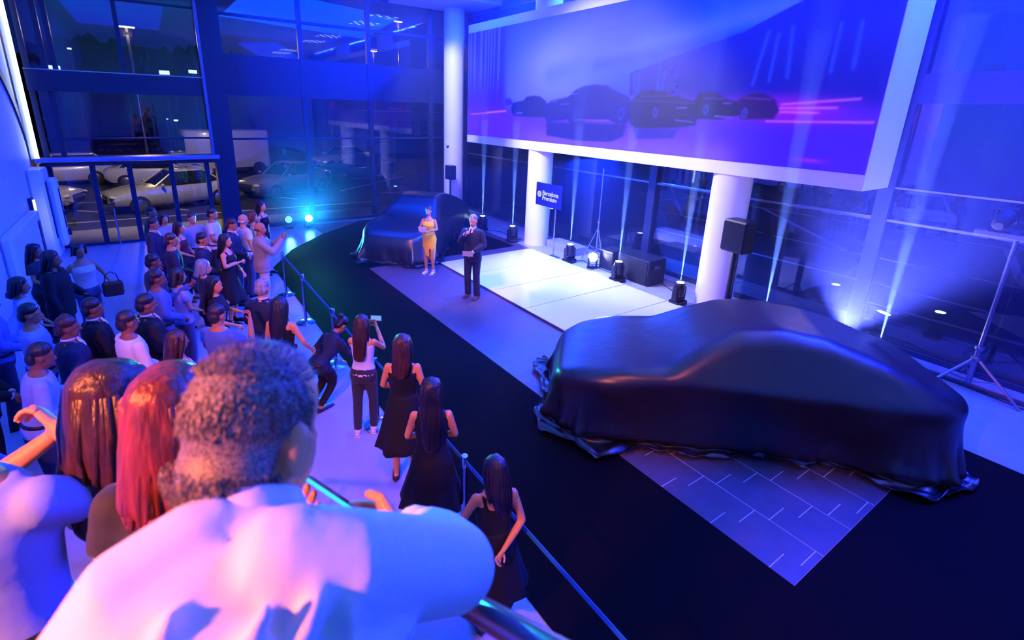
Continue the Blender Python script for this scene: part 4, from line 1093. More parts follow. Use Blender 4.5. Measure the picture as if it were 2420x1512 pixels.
        fin(g).build('shirt', fab(collar or 'white'), root, smooth=True)
        if tie:
            g = MB(); g.tube([(0, .092, 1.485), (0, .128, 1.42), (0, .155 * bulk, 1.30), (0, .162 * bulk, 1.17)], [.016, .015, .022, .014], 6, sq=[(.5, 1)] * 4, up=(0, 1, 0)); fin(g).build('necktie', fab(tie), root, smooth=True)
    elif top == 'tank':
        g = MB(); add_torso(g, T, .012, hm, 1.37)
        for s in (-1, 1): g.tube([(s * .085, .085, 1.34), (s * .085, .03, 1.44), (s * .085, -.05, 1.43), (s * .08, -.085, 1.34)], [.016] * 4, 8)
        garment('tank_top', g, fab(topc), .012)
    if bottom in ('trousers', 'jeans'):
        g = MB(); add_torso(g, T, .014, .84, 1.03)
        for s in (-1, 1):
            fy = .05 * s if legs == 'step' else 0
            sl = 1.0 if bottom == 'trousers' else .62
            hp, kn, an = Vector((s * lx, -.005, .90)), Vector((s * (lx + .008), .015 + fy, .50)), Vector((s * (lx + .012), -.03 + fy, .055 if bottom == 'trousers' else .10))
            r = 1.0 if sex == 'm' else .94
            g.tube([hp, hp.lerp(kn, .5), kn], [.10 * r, .088 * r, .062 * r + .012 * sl], 14); g.tube([kn, kn.lerp(an, .35), an], [.062 * r + .012 * sl, .062 * r + .010 * sl, .040 * r + .030 * sl], 14, rnd=False)
        garment('trousers', g, fab(botc))
        g = MB(); pts, sq = torso_rings(T, .021 if sex == 'm' else .008, 1.0, 1.03); g.tube(pts, [1] * len(pts), 20, sq=sq, rnd=False, up=(0, 1, 0)); fin(g).build('belt', M_black, root, smooth=True)
    if bottom in ('skirt', 'flare', 'pencil'):
        zt, zb = (1.10, .47) if bottom != 'pencil' else (1.08, .40)
        g = MB(); n_ = 36; rows = 14; vs = []
        for r_ in range(rows):
            f_ = r_ / (rows - 1); z_ = zt + (zb - zt) * f_
            zz = max(z_, .90); rx, ry, yo = [float(np.interp(zz, [t_[0] for t_ in T], [t_[q_] for t_ in T])) for q_ in (1, 2, 3)]
            fl = max(0, (.92 - z_)) * (.26 if bottom != 'pencil' else -.10)
            for i in range(n_):
                a = 2 * math.pi * i / n_; wv = (1 + .09 * math.sin(a * 9 + x) * max(0, (.95 - z_)) * 2) if bottom != 'pencil' else 1
                zc_ = z_ + (.05 * math.sin(a * 4.5 + y) * max(0, f_ - .6) if bottom != 'pencil' else -.13 * max(0, f_ - .4) * math.cos(a + 2.2))
                vs.append(((rx + .018 + fl) * math.cos(a) * wv, yo + (ry + .018 + fl) * math.sin(a) * wv, zc_))
        fs = [(r_ * n_ + i, (r_ + 1) * n_ + i, (r_ + 1) * n_ + (i + 1) % n_, r_ * n_ + (i + 1) % n_) for r_ in range(rows - 1) for i in range(n_)]
        if bottom == 'pencil':   # front slit
            fs = [f_ for f_ in fs if not (f_[0] // n_ >= 8 and f_[0] % n_ in (10, 11))]
        g.add(vs, fs); o = fin(g).build('dress_skirt' if top == 'dress' else 'skirt', fab(botc), root, smooth=True)
        sl_ = o.modifiers.new('thickness', 'SOLIDIFY'); sl_.thickness = .006
    if top == 'dress':
        g = MB(); add_torso(g, T, .015, 1.02, 1.36 if collar != 'high' else 1.44)
        if collar == 'one': g.tube([(-.09, .10, 1.32), (-.115, .05, 1.42), (-.11, -.05, 1.42), (-.09, -.085, 1.32)], [.03, .026, .026, .03], 8)
        else:
            for s in (-1, 1): g.tube([(s * .09, .085, 1.33), (s * .095, .03, 1.435), (s * .095, -.05, 1.425), (s * .085, -.085, 1.33)], [.020] * 4, 8)
        garment('dress_bodice', g, fab(topc), .012)
    # ---------------- shoes
    st_ = shoe or ('flat' if sex == 'm' else 'heel')
    for s in (-1, 1):
        fy = .05 * s if legs == 'step' else 0
        ax, ay = s * (lx + .012), -.03 + fy
        g = MB()
        g.tube([(ax, ay - .035, .036), (ax + s * .008, ay + .07, .034), (ax + s * .018, ay + .18, .026)], [.040, .043, .034], 12, sq=[(.85, 1), (.72, 1.05), (.62, 1.1)], up=(0, 0, 1))
        if st_ != 'heel': g.tube([(ax, ay - .01, .045), (ax, ay - .012, .10)], [.045, .046], 10, rnd=False); g.box(ax - .04, ax + .045, ay - .07, ay + .20, 0, .012, .004)
        else: g.tube([(ax, ay - .055, .04), (ax, ay - .058, .0)], [.014, .007], 8, rnd=False)
        fin(g).build('shoe', {'heel': M_shoe, 'flat': M_shoe, 'brown': M_shoeb, 'white': fab('white'), 'red': fab('beige')}[st_], root, smooth=True)
    root['_k'] = k
    del root['_k']
    return root, bend

def finish_jobs():
    tmp = []; keep = []
    for name, root, pieces, m in JOBS:
        row = []
        for b, vox, it in pieces:
            if not b.v: row.append(None); continue
            me = b.mesh('tmp', None)
            if vox is None: row.append((None, me)); continue
            o = bpy.data.objects.new('tmp', me); COL.objects.link(o)
            r = o.modifiers.new('r', 'REMESH'); r.mode = 'VOXEL'; r.voxel_size = vox; r.use_smooth_shade = True
            if it: s = o.modifiers.new('s', 'SMOOTH'); s.iterations = it; s.factor = .5
            row.append((o, None)); tmp.append(o)
        keep.append(row)
    dg = bpy.context.evaluated_depsgraph_get()
    for (name, root, pieces, m), row in zip(JOBS, keep):
        V = []; F = []; n = 0
        for r in row:
            if r is None: continue
            o, me = r
            if o is not None: me = bpy.data.meshes.new_from_object(o.evaluated_get(dg))
            k = len(me.vertices); co = np.empty(k * 3, np.float32); me.vertices.foreach_get('co', co); V.append(co.reshape(-1, 3))
            lt = np.empty(len(me.polygons), np.int32); me.polygons.foreach_get('loop_total', lt)
            li = np.empty(len(me.loops), np.int32); me.loops.foreach_get('vertex_index', li); F.append((lt, li + n)); n += k
            bpy.data.meshes.remove(me) if o is not None else None
        V = np.concatenate(V); lt = np.concatenate([f[0] for f in F]); li = np.concatenate([f[1] for f in F])
        me = bpy.data.meshes.new(name); me.vertices.add(len(V)); me.vertices.foreach_set('co', V.ravel())
        me.loops.add(len(li)); me.loops.foreach_set('vertex_index', li)
        me.polygons.add(len(lt)); ls = np.zeros(len(lt), np.int32); ls[1:] = np.cumsum(lt)[:-1]
        me.polygons.foreach_set('loop_start', ls); me.polygons.foreach_set('loop_total', lt); me.polygons.foreach_set('use_smooth', [True] * len(lt))
        me.update(); me.validate(); me.materials.append(m)
        link(name, me, root)
    for o in tmp: bpy.data.objects.remove(o, do_unlink=True)
    JOBS.clear()

def toward(x, y, tx=5.3, ty=8.8): return math.atan2(ty - y, tx - x)
def prop_at(root, p):
    """world point of a person's local point"""
    a = root.rotation_euler.z; return Vector((root.location.x + p.x * math.cos(a) - p.y * math.sin(a), root.location.y + p.x * math.sin(a) + p.y * math.cos(a), root.location.z + p.z))
M_phone = mat('phone_black', (.01, .01, .012), .2)
def phone(label, loc, rot, screen=(.5, .7, 1.0), power=2.0, sc=1.0, wide=True):
    r = thing('smartphone', label, 'phone', loc); r.rotation_euler = rot
    MB().box(-.072 * sc, .072 * sc, -.004, .004, -.036 * sc, .036 * sc, .003).build('case', M_phone, r)
    MB().box(-.066 * sc, .066 * sc, -.0052, -.0042, -.032 * sc, .032 * sc).build('display', glow('display_%d_%d' % (int(screen[0] * 100), int(power * 10)), screen, power), r)
    return r
def card(label, loc, rot):
    o = MB().box(-.105, .105, -.07, .07, -.001, .001).build('cue_card', fab('white'), label=label, category='card'); o.location = loc; o.rotation_euler = rot; return o
cam_dir = lambda x, y: math.atan2(-y, -x)
# ---- presenters
r, bd = person('woman on stage in a yellow one shoulder dress holding white cards', 5.22, 10.36, rad(222), 1.66, 'f', 'dress', 'yellow', 'pencil', 'yellow', 'bun', 'dark', ('card', 'card'), 1, detail=True, eyes=True, shoe='red', collar='one', yaw=.05)
card('white cue cards in the hands of the woman in yellow', prop_at(r, bd((.02, .385, 1.25))), (rad(68), 0, rad(222 - 90)))
r, bd = person('man on stage in a dark suit and tie speaking into a microphone', 5.27, 8.45, rad(212), 1.80, 'm', 'jacket', 'navy', 'trousers', 'navy', 'short', 'grey', ('mic', 'lowcard'), 0, detail=True, eyes=True, shoe='brown', tie='black', legs='stand', yaw=.15)
card('white cue cards held low by the man in the dark suit', prop_at(r, bd((-.08, .385, 1.06))), (rad(62), 0, rad(212 - 75)))
mc = thing('microphone', 'black hand microphone held at the suited speaker\'s mouth', 'microphone', prop_at(r, bd((.035, .245, 1.47)))); mc.rotation_euler = (rad(38), 0, rad(212 - 90))
MB().lathe([(.011, -.12), (.015, .02)], (0, 0, 0), 14).build('handle', M_black, mc, auto=40)
MB().ell((0, 0, .045), (.024, .024, .028)).build('grille', M_alu, mc, smooth=True)
# ---- four women along the barrier
r, bd = person('woman with long brown hair in a white tank top filming with her phone', 1.72, 5.16, rad(52), 1.55, 'f', 'tank', 'white', 'jeans', 'charcoal', 'long', 'brown', ('phone', 'phone'), 0, detail=True, shoe='white', hem=.93, legs='step', hairlen=.46)
phone('small phone raised by the woman in the white tank top', prop_at(r, bd((.05, .47, 1.53))), (rad(0), 0, rad(52 - 90)), (.2, .4, 1.0), 1.0)
person('woman with brown hair in a black knee length dress and heels', 1.80, 4.19, rad(58), 1.68, 'f', 'dress', 'black', 'flare', 'black', 'long', 'brown', ('down', 'clasp'), 0, detail=True, hairlen=.30)
person('woman with very long dark hair in a black dress behind the other', 1.68, 3.32, rad(62), 1.66, 'f', 'dress', 'black', 'flare', 'black', 'long', 'dark', ('clasp', 'clasp'), 0, detail=True, hairlen=.52, collar='high')
person('dark haired woman in a black dress holding her hands behind her back', 1.68, 2.34, rad(70), 1.54, 'f', 'dress', 'black', 'flare', 'black', 'long', 'dark', ('back', 'side'), 0, detail=True, hairlen=.34, yaw=.5)
# ---- group near the far end of the barrier
P = person
P('man in a white polo shirt with folded hands facing the stage', .82, 11.55, rad(-20), 1.76, 'm', 'polo', 'white', 'trousers', 'navy', 'short', 'black', ('clasp', 'clasp'), 1, eyes=True, group=None)
P('young man in a dark suit and tie beside the woman in a black dress', 1.03, 10.45, rad(-18), 1.74, 'm', 'jacket', 'navy', 'trousers', 'navy', 'short', 'brown', ('clasp', 'clasp'), 1, tie='charcoal', eyes=True, pitch=.15)
P('fair haired man in a white polo shirt seen from behind the blazer', 1.30, 10.85, rad(20), 1.72, 'm', 'polo', 'white', 'trousers', 'denim', 'bald', 'white', ('down', 'down'), 0)
P('woman with reddish hair in a cyan top behind the balding men', 1.60, 11.65, rad(-10), 1.60, 'f', 'tank', 'cyan', 'jeans', 'denim', 'bob', 'auburn', ('clasp', 'clasp'), 0, eyes=True)
P('tall woman with long dark hair in a black sleeveless top at the far end', 1.86, 12.15, rad(-40), 1.74, 'f', 'tank', 'black', 'jeans', 'black', 'long', 'black', ('down', 'hip'), 0, eyes=True, hairlen=.35)
r, bd = P('balding man in a grey blazer filming at the head of the barrier', 1.46, 9.95, rad(-12), 1.72, 'm', 'jacket', 'grey', 'trousers', 'beige', 'bald', 'brown', ((.27, .14, 1.19), (.08, .38, 1.30)) and ('phone', 'phone'), 1, bulk=1.14, eyes=True, tie=None, collar='red', shoe='brown')
phone('small phone held out by the man in the grey blazer', prop_at(r, bd((.0, .50, 1.53))), (0, 0, rad(-12 - 90)), (.3, .5, 1.0), 1.5)
P('woman with long dark hair in a black dress hugging her bag', .82, 9.50, rad(-30), 1.66, 'f', 'dress', 'black', 'flare', 'black', 'long', 'black', ('cross', 'clasp'), 0, hairlen=.34, shoe='flat')
P('dark suited man with lit face behind the woman in black', .48, 9.60, rad(-15), 1.70, 'm', 'jacket', 'navy', 'trousers', 'navy', 'short', 'black', ('clasp', 'clasp'), 1, eyes=True)
P('man in a pale blue shirt with a lanyard at the entrance side', .46, 11.65, rad(-70), 1.68, 'm', 'shirt', 'pale_blue', 'trousers', 'denim', 'short', 'dark', ('down', 'down'), 0)
P('woman with long brown hair in front of the pale blue shirt', .20, 11.1, rad(-25), 1.62, 'f', 'tank', 'maroon', 'jeans', 'navy', 'long', 'brown', ('clasp', 'clasp'), 0)
P('woman in a bright blue shirt left of the long haired brunette', -.02, 11.95, rad(-60), 1.66, 'f', 'tshirt', 'pale_blue', 'jeans', 'navy', 'bob', 'dark', ('clasp', 'clasp'), 0)
P('dark figure in a violet top nearest the entrance doors', -.22, 12.6, rad(-30), 1.70, 'm', 'shirt', 'charcoal', 'trousers', 'black', 'short', 'black', ('down', 'down'), 1)
P('man in a dark suit with a light collar facing the stage from the entrance side', -.21, 11.1, rad(-15), 1.74, 'm', 'jacket', 'navy', 'trousers', 'navy', 'short', 'black', ('down', 'clasp'), 1, eyes=True)
P('man with close cropped hair in a dark shirt in the middle of the far group', .03, 9.7, rad(5), 1.72, 'm', 'shirt', 'navy', 'trousers', 'navy', 'short', 'brown', ('clasp', 'clasp'), 1)
P('woman with grey violet hair in front of the dark suited men', .37, 8.08, rad(10), 1.64, 'f', 'tshirt', 'charcoal', 'jeans', 'black', 'bob', 'grey', ('clasp', 'clasp'), 0, yaw=-.3)
P('woman with long dark hair turning her lit face to the right', .42, 7.12, rad(-20), 1.66, 'f', 'tshirt', 'black', 'jeans', 'black', 'long', 'black', ('clasp', 'card'), 0, eyes=True, yaw=-.3)
P('man in a blue shirt with cropped hair left of the grey haired woman', -.21, 7.56, rad(10), 1.72, 'm', 'shirt', 'blue', 'trousers', 'navy', 'short', 'dark', ('clasp', 'phone'), 2)
P('dark haired man between the blue shirt and the far group', -.24, 8.5, rad(10), 1.70, 'm', 'jacket', 'charcoal', 'trousers', 'black', 'short', 'black', ('down', 'down'), 2)
P('woman in a pale lilac top behind the long haired woman', .04, 7.85, rad(20), 1.62, 'f', 'tshirt', 'pale_blue', 'jeans', 'denim', 'bob', 'dark', ('clasp', 'clasp'), 0)
P('man in a dark jacket with a bright collar on the open floor', -.32, 6.52, rad(15), 1.74, 'm', 'jacket', 'black', 'trousers', 'black', 'short', 'black', ('clasp', 'clasp'), 2)
P('man in a white shirt standing on the open blue floor', -.48, 6.04, rad(25), 1.74, 'm', 'shirt', 'white', 'trousers', 'navy', 'short', 'dark', ('clasp', 'clasp'), 2)
P('man in a blue t-shirt looking at the hand held gadget', .33, 5.84, rad(40), 1.72, 'm', 'tshirt', 'blue', 'jeans', 'denim', 'short', 'dark', ('phone', 'card'), 1)
P('woman with very long brown hair and a light top left of the blue t-shirt', -.07, 5.55, rad(20), 1.62, 'f', 'tank', 'white', 'jeans', 'navy', 'long', 'brown', ('clasp', 'clasp'), 1, hairlen=.5)
P('grey haired man in a dark suit behind the woman with bare shoulders', .90, 6.45, rad(50), 1.74, 'm', 'jacket', 'navy', 'trousers', 'navy', 'short', 'grey', ('clasp', 'clasp'), 0)
P('woman with long black hair and bare shoulders beside the dark suit', .98, 5.86, rad(50), 1.68, 'f', 'tank', 'black', 'jeans', 'black', 'long', 'black', ('side', 'clasp'), 0, hairlen=.42)
r, bd = P('person in dark clothes crouching at the rope with a phone stretched out', 1.35, 5.98, rad(25), 1.62, 'f', 'shirt', 'navy', 'jeans', 'black', 'bun', 'black', ('reach', 'lowcard'), 1, lean=.75, squat=.32)
phone('tiny phone stretched out by the crouching person', prop_at(r, bd((.15, .575, 1.475))), (0, 0, rad(25 - 90)), (.4, .8, 1.0), 2.0, .8)
# ---- left edge of the hall
P('woman with short dark hair in a pale tank top carrying a bag', -1.20, 9.85, rad(-60), 1.66, 'f', 'tank', 'beige', 'jeans', 'denim', 'bob', 'black', ('hip', 'side'), 1, hairlen=.10, bulk=1.1)
hb_ = thing('handbag', 'dark handbag hanging at the arm of the woman in a pale tank top', 'bag', (-.86, 9.72, .92))
MB().box(-.14, .14, -.05, .05, -.14, .10, .04).build('body', mat('leather', (.06, .03, .025), .4), hb_)
MB().tube([(-.1, 0, .09), (-.07, 0, .22), (0, 0, .27), (.07, 0, .22), (.1, 0, .09)], [.008] * 5, 8).build('strap', M_black, hb_, smooth=True)
r, bd = P('tall person with dark hair in a black jacket reading a lit phone', -1.42, 9.0, rad(-10), 1.78, 'm', 'jacket', 'black', 'trousers', 'black', 'long', 'black', ('down', 'lowcard'), 2, bulk=1.1, collar='black', hairlen=.2)
phone('phone with a bright white display in the tall dark person\'s hand', (-1.05, 8.52, 1.2), (rad(60), 0, rad(120)), (.8, .9, 1.0), 8.0, .9)
P('dark haired woman beside the white wall housing', -1.78, 10.2, rad(-20), 1.64, 'f', 'tshirt', 'charcoal', 'jeans', 'black', 'long', 'black', ('clasp', 'clasp'), 1)
P('person with round dark hair at the left edge in a light top', -1.66, 8.22, rad(0), 1.66, 'f', 'tshirt', 'pale_blue', 'jeans', 'navy', 'bob', 'black', ('clasp', 'clasp'), 1)
P('dark haired person cut by the left picture edge, upper one', -1.82, 7.5, rad(10), 1.70, 'm', 'shirt', 'blue', 'trousers', 'navy', 'short', 'black', ('clasp', 'clasp'), 1)
P('man in a blue shirt with thick dark hair near the left edge', -1.36, 6.84, rad(5), 1.72, 'm', 'shirt', 'pale_blue', 'trousers', 'navy', 'short', 'black', ('clasp', 'clasp'), 1)
P('man in a dark blue suit with light collar left of the black jacket', -.98, 6.18, rad(10), 1.74, 'm', 'jacket', 'navy', 'trousers', 'navy', 'short', 'brown', ('clasp', 'clasp'), 2)
P('man in a black jacket between the blue suit and the white shirt', -.82, 6.72, rad(15), 1.72, 'm', 'jacket', 'black', 'trousers', 'black', 'short', 'black', ('clasp', 'clasp'), 2)
P('man in a bright blue shirt bending over in front of the blue suit', -1.22, 5.55, rad(10), 1.74, 'm', 'shirt', 'pale_blue', 'trousers', 'navy', 'short', 'dark', ('clasp', 'card'), 2, lean=.15)
P('dark suited person at the left edge below the blue shirt', -1.75, 6.2, rad(5), 1.74, 'm', 'jacket', 'black', 'trousers', 'black', 'short', 'black', ('clasp', 'clasp'), 2)
P('person in a deep blue top left of the bending man', -1.55, 4.9, rad(15), 1.66, 'm', 'shirt', 'blue', 'trousers', 'navy', 'short', 'black', ('clasp', 'clasp'), 2)
P('person in a blue shirt behind the curly haired woman', -.75, 4.6, rad(30), 1.66, 'm', 'shirt', 'blue', 'trousers', 'navy', 'short', 'black', ('clasp', 'clasp'), 1)
finish_jobs()
# ================================================================== stair landing and the people close to the camera
st = shell('stairs')
MB().box(-2.5, .30, -3.0, .75, 1.65, 1.85).build('landing', M_tile, st)
MB().box(-2.5, .28, .75, 1.40, 1.42, 1.62).build('landing', M_tile, st)
MB().box(-2.5, .26, 1.40, 2.15, 1.16, 1.36).build('landing', M_tile, st)
for i in range(7):
    MB().box(-.42, .22, 2.15 + i * .28, 2.15 + (i + 1) * .28, 1.36 - (i + 1) * .170 - .06, 1.36 - (i + 1) * .170).build('step', M_tile, st)
for x in (-.40, .16): 
    b = MB(); b.add([(x, 2.1, 1.1), (x + .04, 2.1, 1.1), (x, 4.25, -.0), (x + .04, 4.25, .0), (x, 2.1, 1.3), (x + .04, 2.1, 1.3), (x, 4.25, .16), (x + .04, 4.25, .16)], [(0, 1, 3, 2), (4, 6, 7, 5), (0, 4, 5, 1), (2, 3, 7, 6), (0, 2, 6, 4), (1, 5, 7, 3)]); b.build('stringer', M_steel, st)
for x, y, h_ in ((-2.3, -2.8, 1.65), (.1, -2.8, 1.65), (-2.3, 1.9, 1.16), (.1, .3, 1.65)): MB().box(x - .06, x + .06, y - .06, y + .06, 0, h_).build('support', M_steel, st)
hr_ = thing('handrail', 'round steel handrail running down beside the man in the white shirt', 'handrail', (.326, .488, 3.095))
MB().tube([(0, -.95, .63), (0, 0, 0), (0, 3.3, -2.19)], [.021] * 3, 16).build('rail', mat('rail_steel', (.30, .30, .36), .25, metal=1.0), hr_, smooth=True)
for y, zf in ((-.75, 1.85), (.55, 1.62), (1.60, 1.36)):
    z0 = 3.095 - .6637 * y
    MB().cyl((-.04, y, zf - 3.095), (-.02, y, -.6637 * y), .016).build('baluster', M_steel, hr_, auto=40)
MB().cyl((-.12, 3.0, .57 - 3.095 + .2), (-.0, 3.0, -.6637 * 3.0), .016).build('baluster', M_steel, hr_, auto=40)

# ---- man in the white shirt, seen from behind at arm's length
mn = thing('person', 'large grey haired man in a white shirt seen from behind leaning on the handrail', 'person', (-.02, .22, 1.85))
def ml(P): return Matrix.Translation((.02, -.22, -1.85)) @ P
def loc(p): return (p[0] + .02, p[1] - .22, p[2] - 1.85)
def L_(*ps): return [loc(p) for p in ps]
CX = Vector((.83, -.557, .029)); CD = Vector((-.138, -.255, -.957)); CF = Vector((.54, .79, -.289))
HB = Matrix(((CX.x, CF.x, -CD.x), (CX.y, CF.y, -CD.y), (CX.z, CF.z, -CD.z)))      # head basis: right, forward, up
HR = HB @ Matrix.Rotation(rad(-20), 3, 'Z') @ Matrix.Rotation(rad(-12), 3, 'X')
hc = Vector(loc((.064, .655, 3.437)))
core = MB(); hd = MB(); raw = MB()
hd.ell(hc + HR @ Vector((0, 0, .018)), (.073, .090, .092), 22, 16, HR)
hd.ell(hc + HR @ Vector((0, .045, -.045)), (.056, .060, .080), 18, 12, HR)
hd.tube([hc + HR @ Vector((0, .10, .0)), hc + HR @ Vector((0, .117, -.033))], [.009, .014], 8)
for s in (-1, 1): hd.ell(hc + HR @ Vector((s * .080, .0, -.028)), (.011, .021, .034), 12, 8, HR @ Matrix.Rotation(rad(s * -18), 3, 'Z'))
hd.tube(L_((.055, .645, 3.42), (.040, .600, 3.370), (.028, .55, 3.335), (.01, .50, 3.29)), [.050, .054, .058, .07], 16)
core.tube(L_((.030, .55, 3.345), (.014, .505, 3.32), (-.005, .47, 3.28), (-.03, .42, 3.17), (-.04, .33, 3.0), (-.03, .25, 2.85)), [.05, .13, .145, .14, .13, .14], 18, sq=[(.8, 1), (.62, 1.1), (.7, 1.15), (.8, 1.15), (.85, 1.15), (.9, 1.15)], up=(-.14, -.8, .5))
core.tube(L_((.104, .445, 3.345), (.20, .475, 3.27), (.285, .50, 3.185)), [.052, .050, .042], 14)
core.tube(L_((.285, .50, 3.185), (.292, .605, 3.14), (.278, .709, 3.088)), [.042, .043, .029], 14)
core.tube(L_((-.075, .52, 3.352), (-.128, .525, 3.28), (-.18, .545, 3.18)), [.054, .050, .042], 14)
core.tube(L_((-.18, .545, 3.18), (-.06, .68, 3.10), (.085, .84, 3.05)), [.042, .040, .028], 14)
for s in (-1, 1):
    core.tube(L_((-.03 + s * .09, .25, 2.80), (-.03 + s * .10, .33, 2.38), (-.03 + s * .105, .24, 1.95)), [.088, .060, .038], 14)
    core.tube(L_((-.03 + s * .105, .21, 1.89), (-.03 + s * .115, .38, 1.875)), [.035, .03], 10)
r1, pc1, d1, n1, s1 = hand(core, loc((.278, .709, 3.088)), loc((.292, .605, 3.14)), 1, curl=.9, face=(-.6, .1, .2))
r2, pc2, d2, n2, s2_ = hand(core, loc((.085, .84, 3.05)), loc((-.06, .68, 3.10)), -1, curl=1.0, face=(.2, -.2, .7))
raw.add(r1.v, r1.f); raw.add(r2.v, r2.f)
JOBS.append(('body', mn, [(core, .009, 3), (hd, .006, 2), (raw, None, 0)], SKIN[0]))
# hair: short, greying, made of a cap and thousands of short tufts
hb = MB()
hb.ell(hc + HR @ Vector((0, -.008, .014)), (.076, .090, .092), 22, 16, HR); hb.ell(hc + HR @ Vector((0, -.032, -.055)), (.067, .056, .075), 18, 12, HR)
M_gh = bpy.data.materials.new('hair_greying'); M_gh.use_nodes = True; t = M_gh.node_tree; b_ = t.nodes['Principled BSDF']
tc = t.nodes.new('ShaderNodeTexCoord'); nz = t.nodes.new('ShaderNodeTexNoise'); nz.inputs['Scale'].default_value = 420; nz.inputs['Detail'].default_value = 3
rp = t.nodes.new('ShaderNodeValToRGB'); rp.color_ramp.elements[0].position = .40; rp.color_ramp.elements[0].color = (.030, .020, .018, 1); rp.color_ramp.elements[1].position = .66; rp.color_ramp.elements[1].color = (.42, .34, .32, 1)
t.links.new(tc.outputs['Object'], nz.inputs['Vector']); t.links.new(nz.outputs['Fac'], rp.inputs[0]); t.links.new(rp.outputs[0], b_.inputs['Base Color']); pset(b_, Roughness=.5)
JOBS.append(('hair', mn, [(hb, .006, 3)], M_gh))
rg = random.Random(5); tf = MB()
for i in range(3800):
    a = rg.uniform(0, 2 * math.pi); z_ = rg.uniform(-.75, 1.0); rr = math.sqrt(max(0, 1 - z_ * z_)); v0 = Vector((rr * math.cos(a), rr * math.sin(a), z_))
    if v0.y > .45 and z_ < .55: continue
    if z_ < -.2 and v0.y > .05: continue
    c_ = Vector((0, -.008, .012)) if z_ > -.25 else Vector((0, -.022, -.028))
    p0 = c_ + Vector((v0.x * .0755, v0.y * .089, v0.z * .091))
    d_ = (v0 * .30 + Vector((rg.uniform(-.25, .25), rg.uniform(-.1, .3), rg.uniform(-1.0, -.4)))).normalized(); l_ = rg.uniform(.006, .013)
    if z_ > .5: d_ = (v0 + Vector((rg.uniform(-.4, .4), .3, rg.uniform(-.1, .3)))).normalized(); l_ *= 1.3
    p1 = p0 + d_ * l_; sd = d_.orthogonal().normalized() * .0016; s3 = d_.cross(sd)
    q = [p0 + sd, p0 - sd * .5 + s3 * .87, p0 - sd * .5 - s3 * .87, p1]
    tf.add([hc + HR @ p for p in q], [(0, 1, 3), (1, 2, 3), (2, 0, 3)])
tf.build('hair_tufts', M_gh, mn, smooth=True, kind='stuff')
# shirt with folds
M_shirt = mat('shirt_white', (.74, .74, .76), .7, bump=.15, bscale=14, sheen=.1)
sh = MB()
sh.tube(L_((.026, .530, 3.352), (.014, .500, 3.325), (-.005, .468, 3.29), (-.03, .42, 3.17), (-.045, .33, 3.0), (-.035, .25, 2.85), (-.03, .22, 2.76)), [.09, .150, .162, .160, .150, .155, .16], 24, sq=[(.8, 1), (.60, 1.1), (.68, 1.15), (.8, 1.15), (.85, 1.15), (.9, 1.15), (.9, 1.1)], rnd=False, up=(-.14, -.8, .5))
sh.tube(L_((.055, .47, 3.372), (.110, .445, 3.352), (.20, .474, 3.272), (.292, .500, 3.192)), [.060, .064, .064, .062], 16)
sh.tube(L_((.292, .500, 3.192), (.300, .575, 3.155), (.297, .625, 3.135)), [.062, .060, .052], 16, rnd=False)
sh.tube(L_((-.01, .54, 3.365), (-.075, .52, 3.352), (-.130, .525, 3.28), (-.185, .545, 3.17)), [.060, .066, .064, .060], 16)
sh.tube(L_((-.185, .545, 3.17), (-.10, .645, 3.12), (-.03, .71, 3.09)), [.060, .056, .05], 16, rnd=False)
sh.tube(L_((.036, .572, 3.362), (.024, .535, 3.34)), [.062, .074], 20, sq=[(1, 1)] * 2, rnd=False)
# ridges of cloth: pulled folds across the back and the sleeve
folds = [((.03, .40, 3.40), (-.01, .385, 3.345), (-.03, .37, 3.27), .012), ((.075, .395, 3.385), (.03, .375, 3.33), (.0, .355, 3.25), .013), ((.10, .385, 3.36), (.10, .375, 3.30), (.085, .375, 3.24), .010),
         ((-.045, .44, 3.40), (-.075, .42, 3.35), (-.095, .42, 3.29), .010), ((.20, .42, 3.30), (.235, .43, 3.255), (.25, .45, 3.21), .009), ((.13, .395, 3.32), (.165, .40, 3.27), (.17, .42, 3.22), .009), ((-.05, .41, 3.30), (-.06, .39, 3.22), (-.055, .37, 3.15), .011)]
for a, b2, c, r in folds: sh.tube(L_(a, b2, c), [r * .7, r * 1.6, r * .8], 8)
JOBS.append(('shirt', mn, [(sh, .0075, 7)], M_shirt))
cl = MB()
cl.tube(L_((.040, .590, 3.368), (.024, .530, 3.325)), [.064, .086], 24, rnd=False)
JOBS.append(('collar', mn, [(cl, .006, 3)], M_shirt))
cf = MB(); cf.tube(L_((.297, .615, 3.14), (.291, .655, 3.122)), [.050, .046], 16, rnd=False); cf.build('cuff', M_shirt, mn, smooth=True)
tr = MB()
tr.tube(L_((-.035, .24, 2.92), (-.03, .235, 2.80)), [.16, .16], 20, sq=[(.85, 1.1)] * 2, rnd=False, up=(-.14, -.8, .5))
for s in (-1, 1): tr.tube(L_((-.03 + s * .085, .25, 2.82), (-.03 + s * .10, .33, 2.38), (-.03 + s * .105, .24, 1.93)), [.105, .085, .065], 14, rnd=False)
JOBS.append(('trousers', mn, [(tr, .015, 3)], fab('navy')))
for s in (-1, 1):
    b = MB(); b.tube(L_((-.03 + s * .105, .19, 1.895), (-.03 + s * .115, .36, 1.885)), [.044, .038], 12, sq=[(.8, 1)] * 2, up=(0, 0, 1)); b.build('shoe', M_shoe, mn, smooth=True)
b = MB(); b.tube([Vector(loc((.085, .84, 3.05))) + Vector((-.018, -.012, .006)), Vector(loc((.085, .84, 3.05))) + Vector((-.008, -.004, .002))], [.034, .034], 16, rnd=False); b.build('watch_strap', mat('gold', (.85, .50, .16), .3, metal=1.0), mn, smooth=True)
ph = thing('smartphone', 'smartphone held level by the man in the white shirt, its edge glowing cyan', 'phone', (.209, .851, 3.092)); 
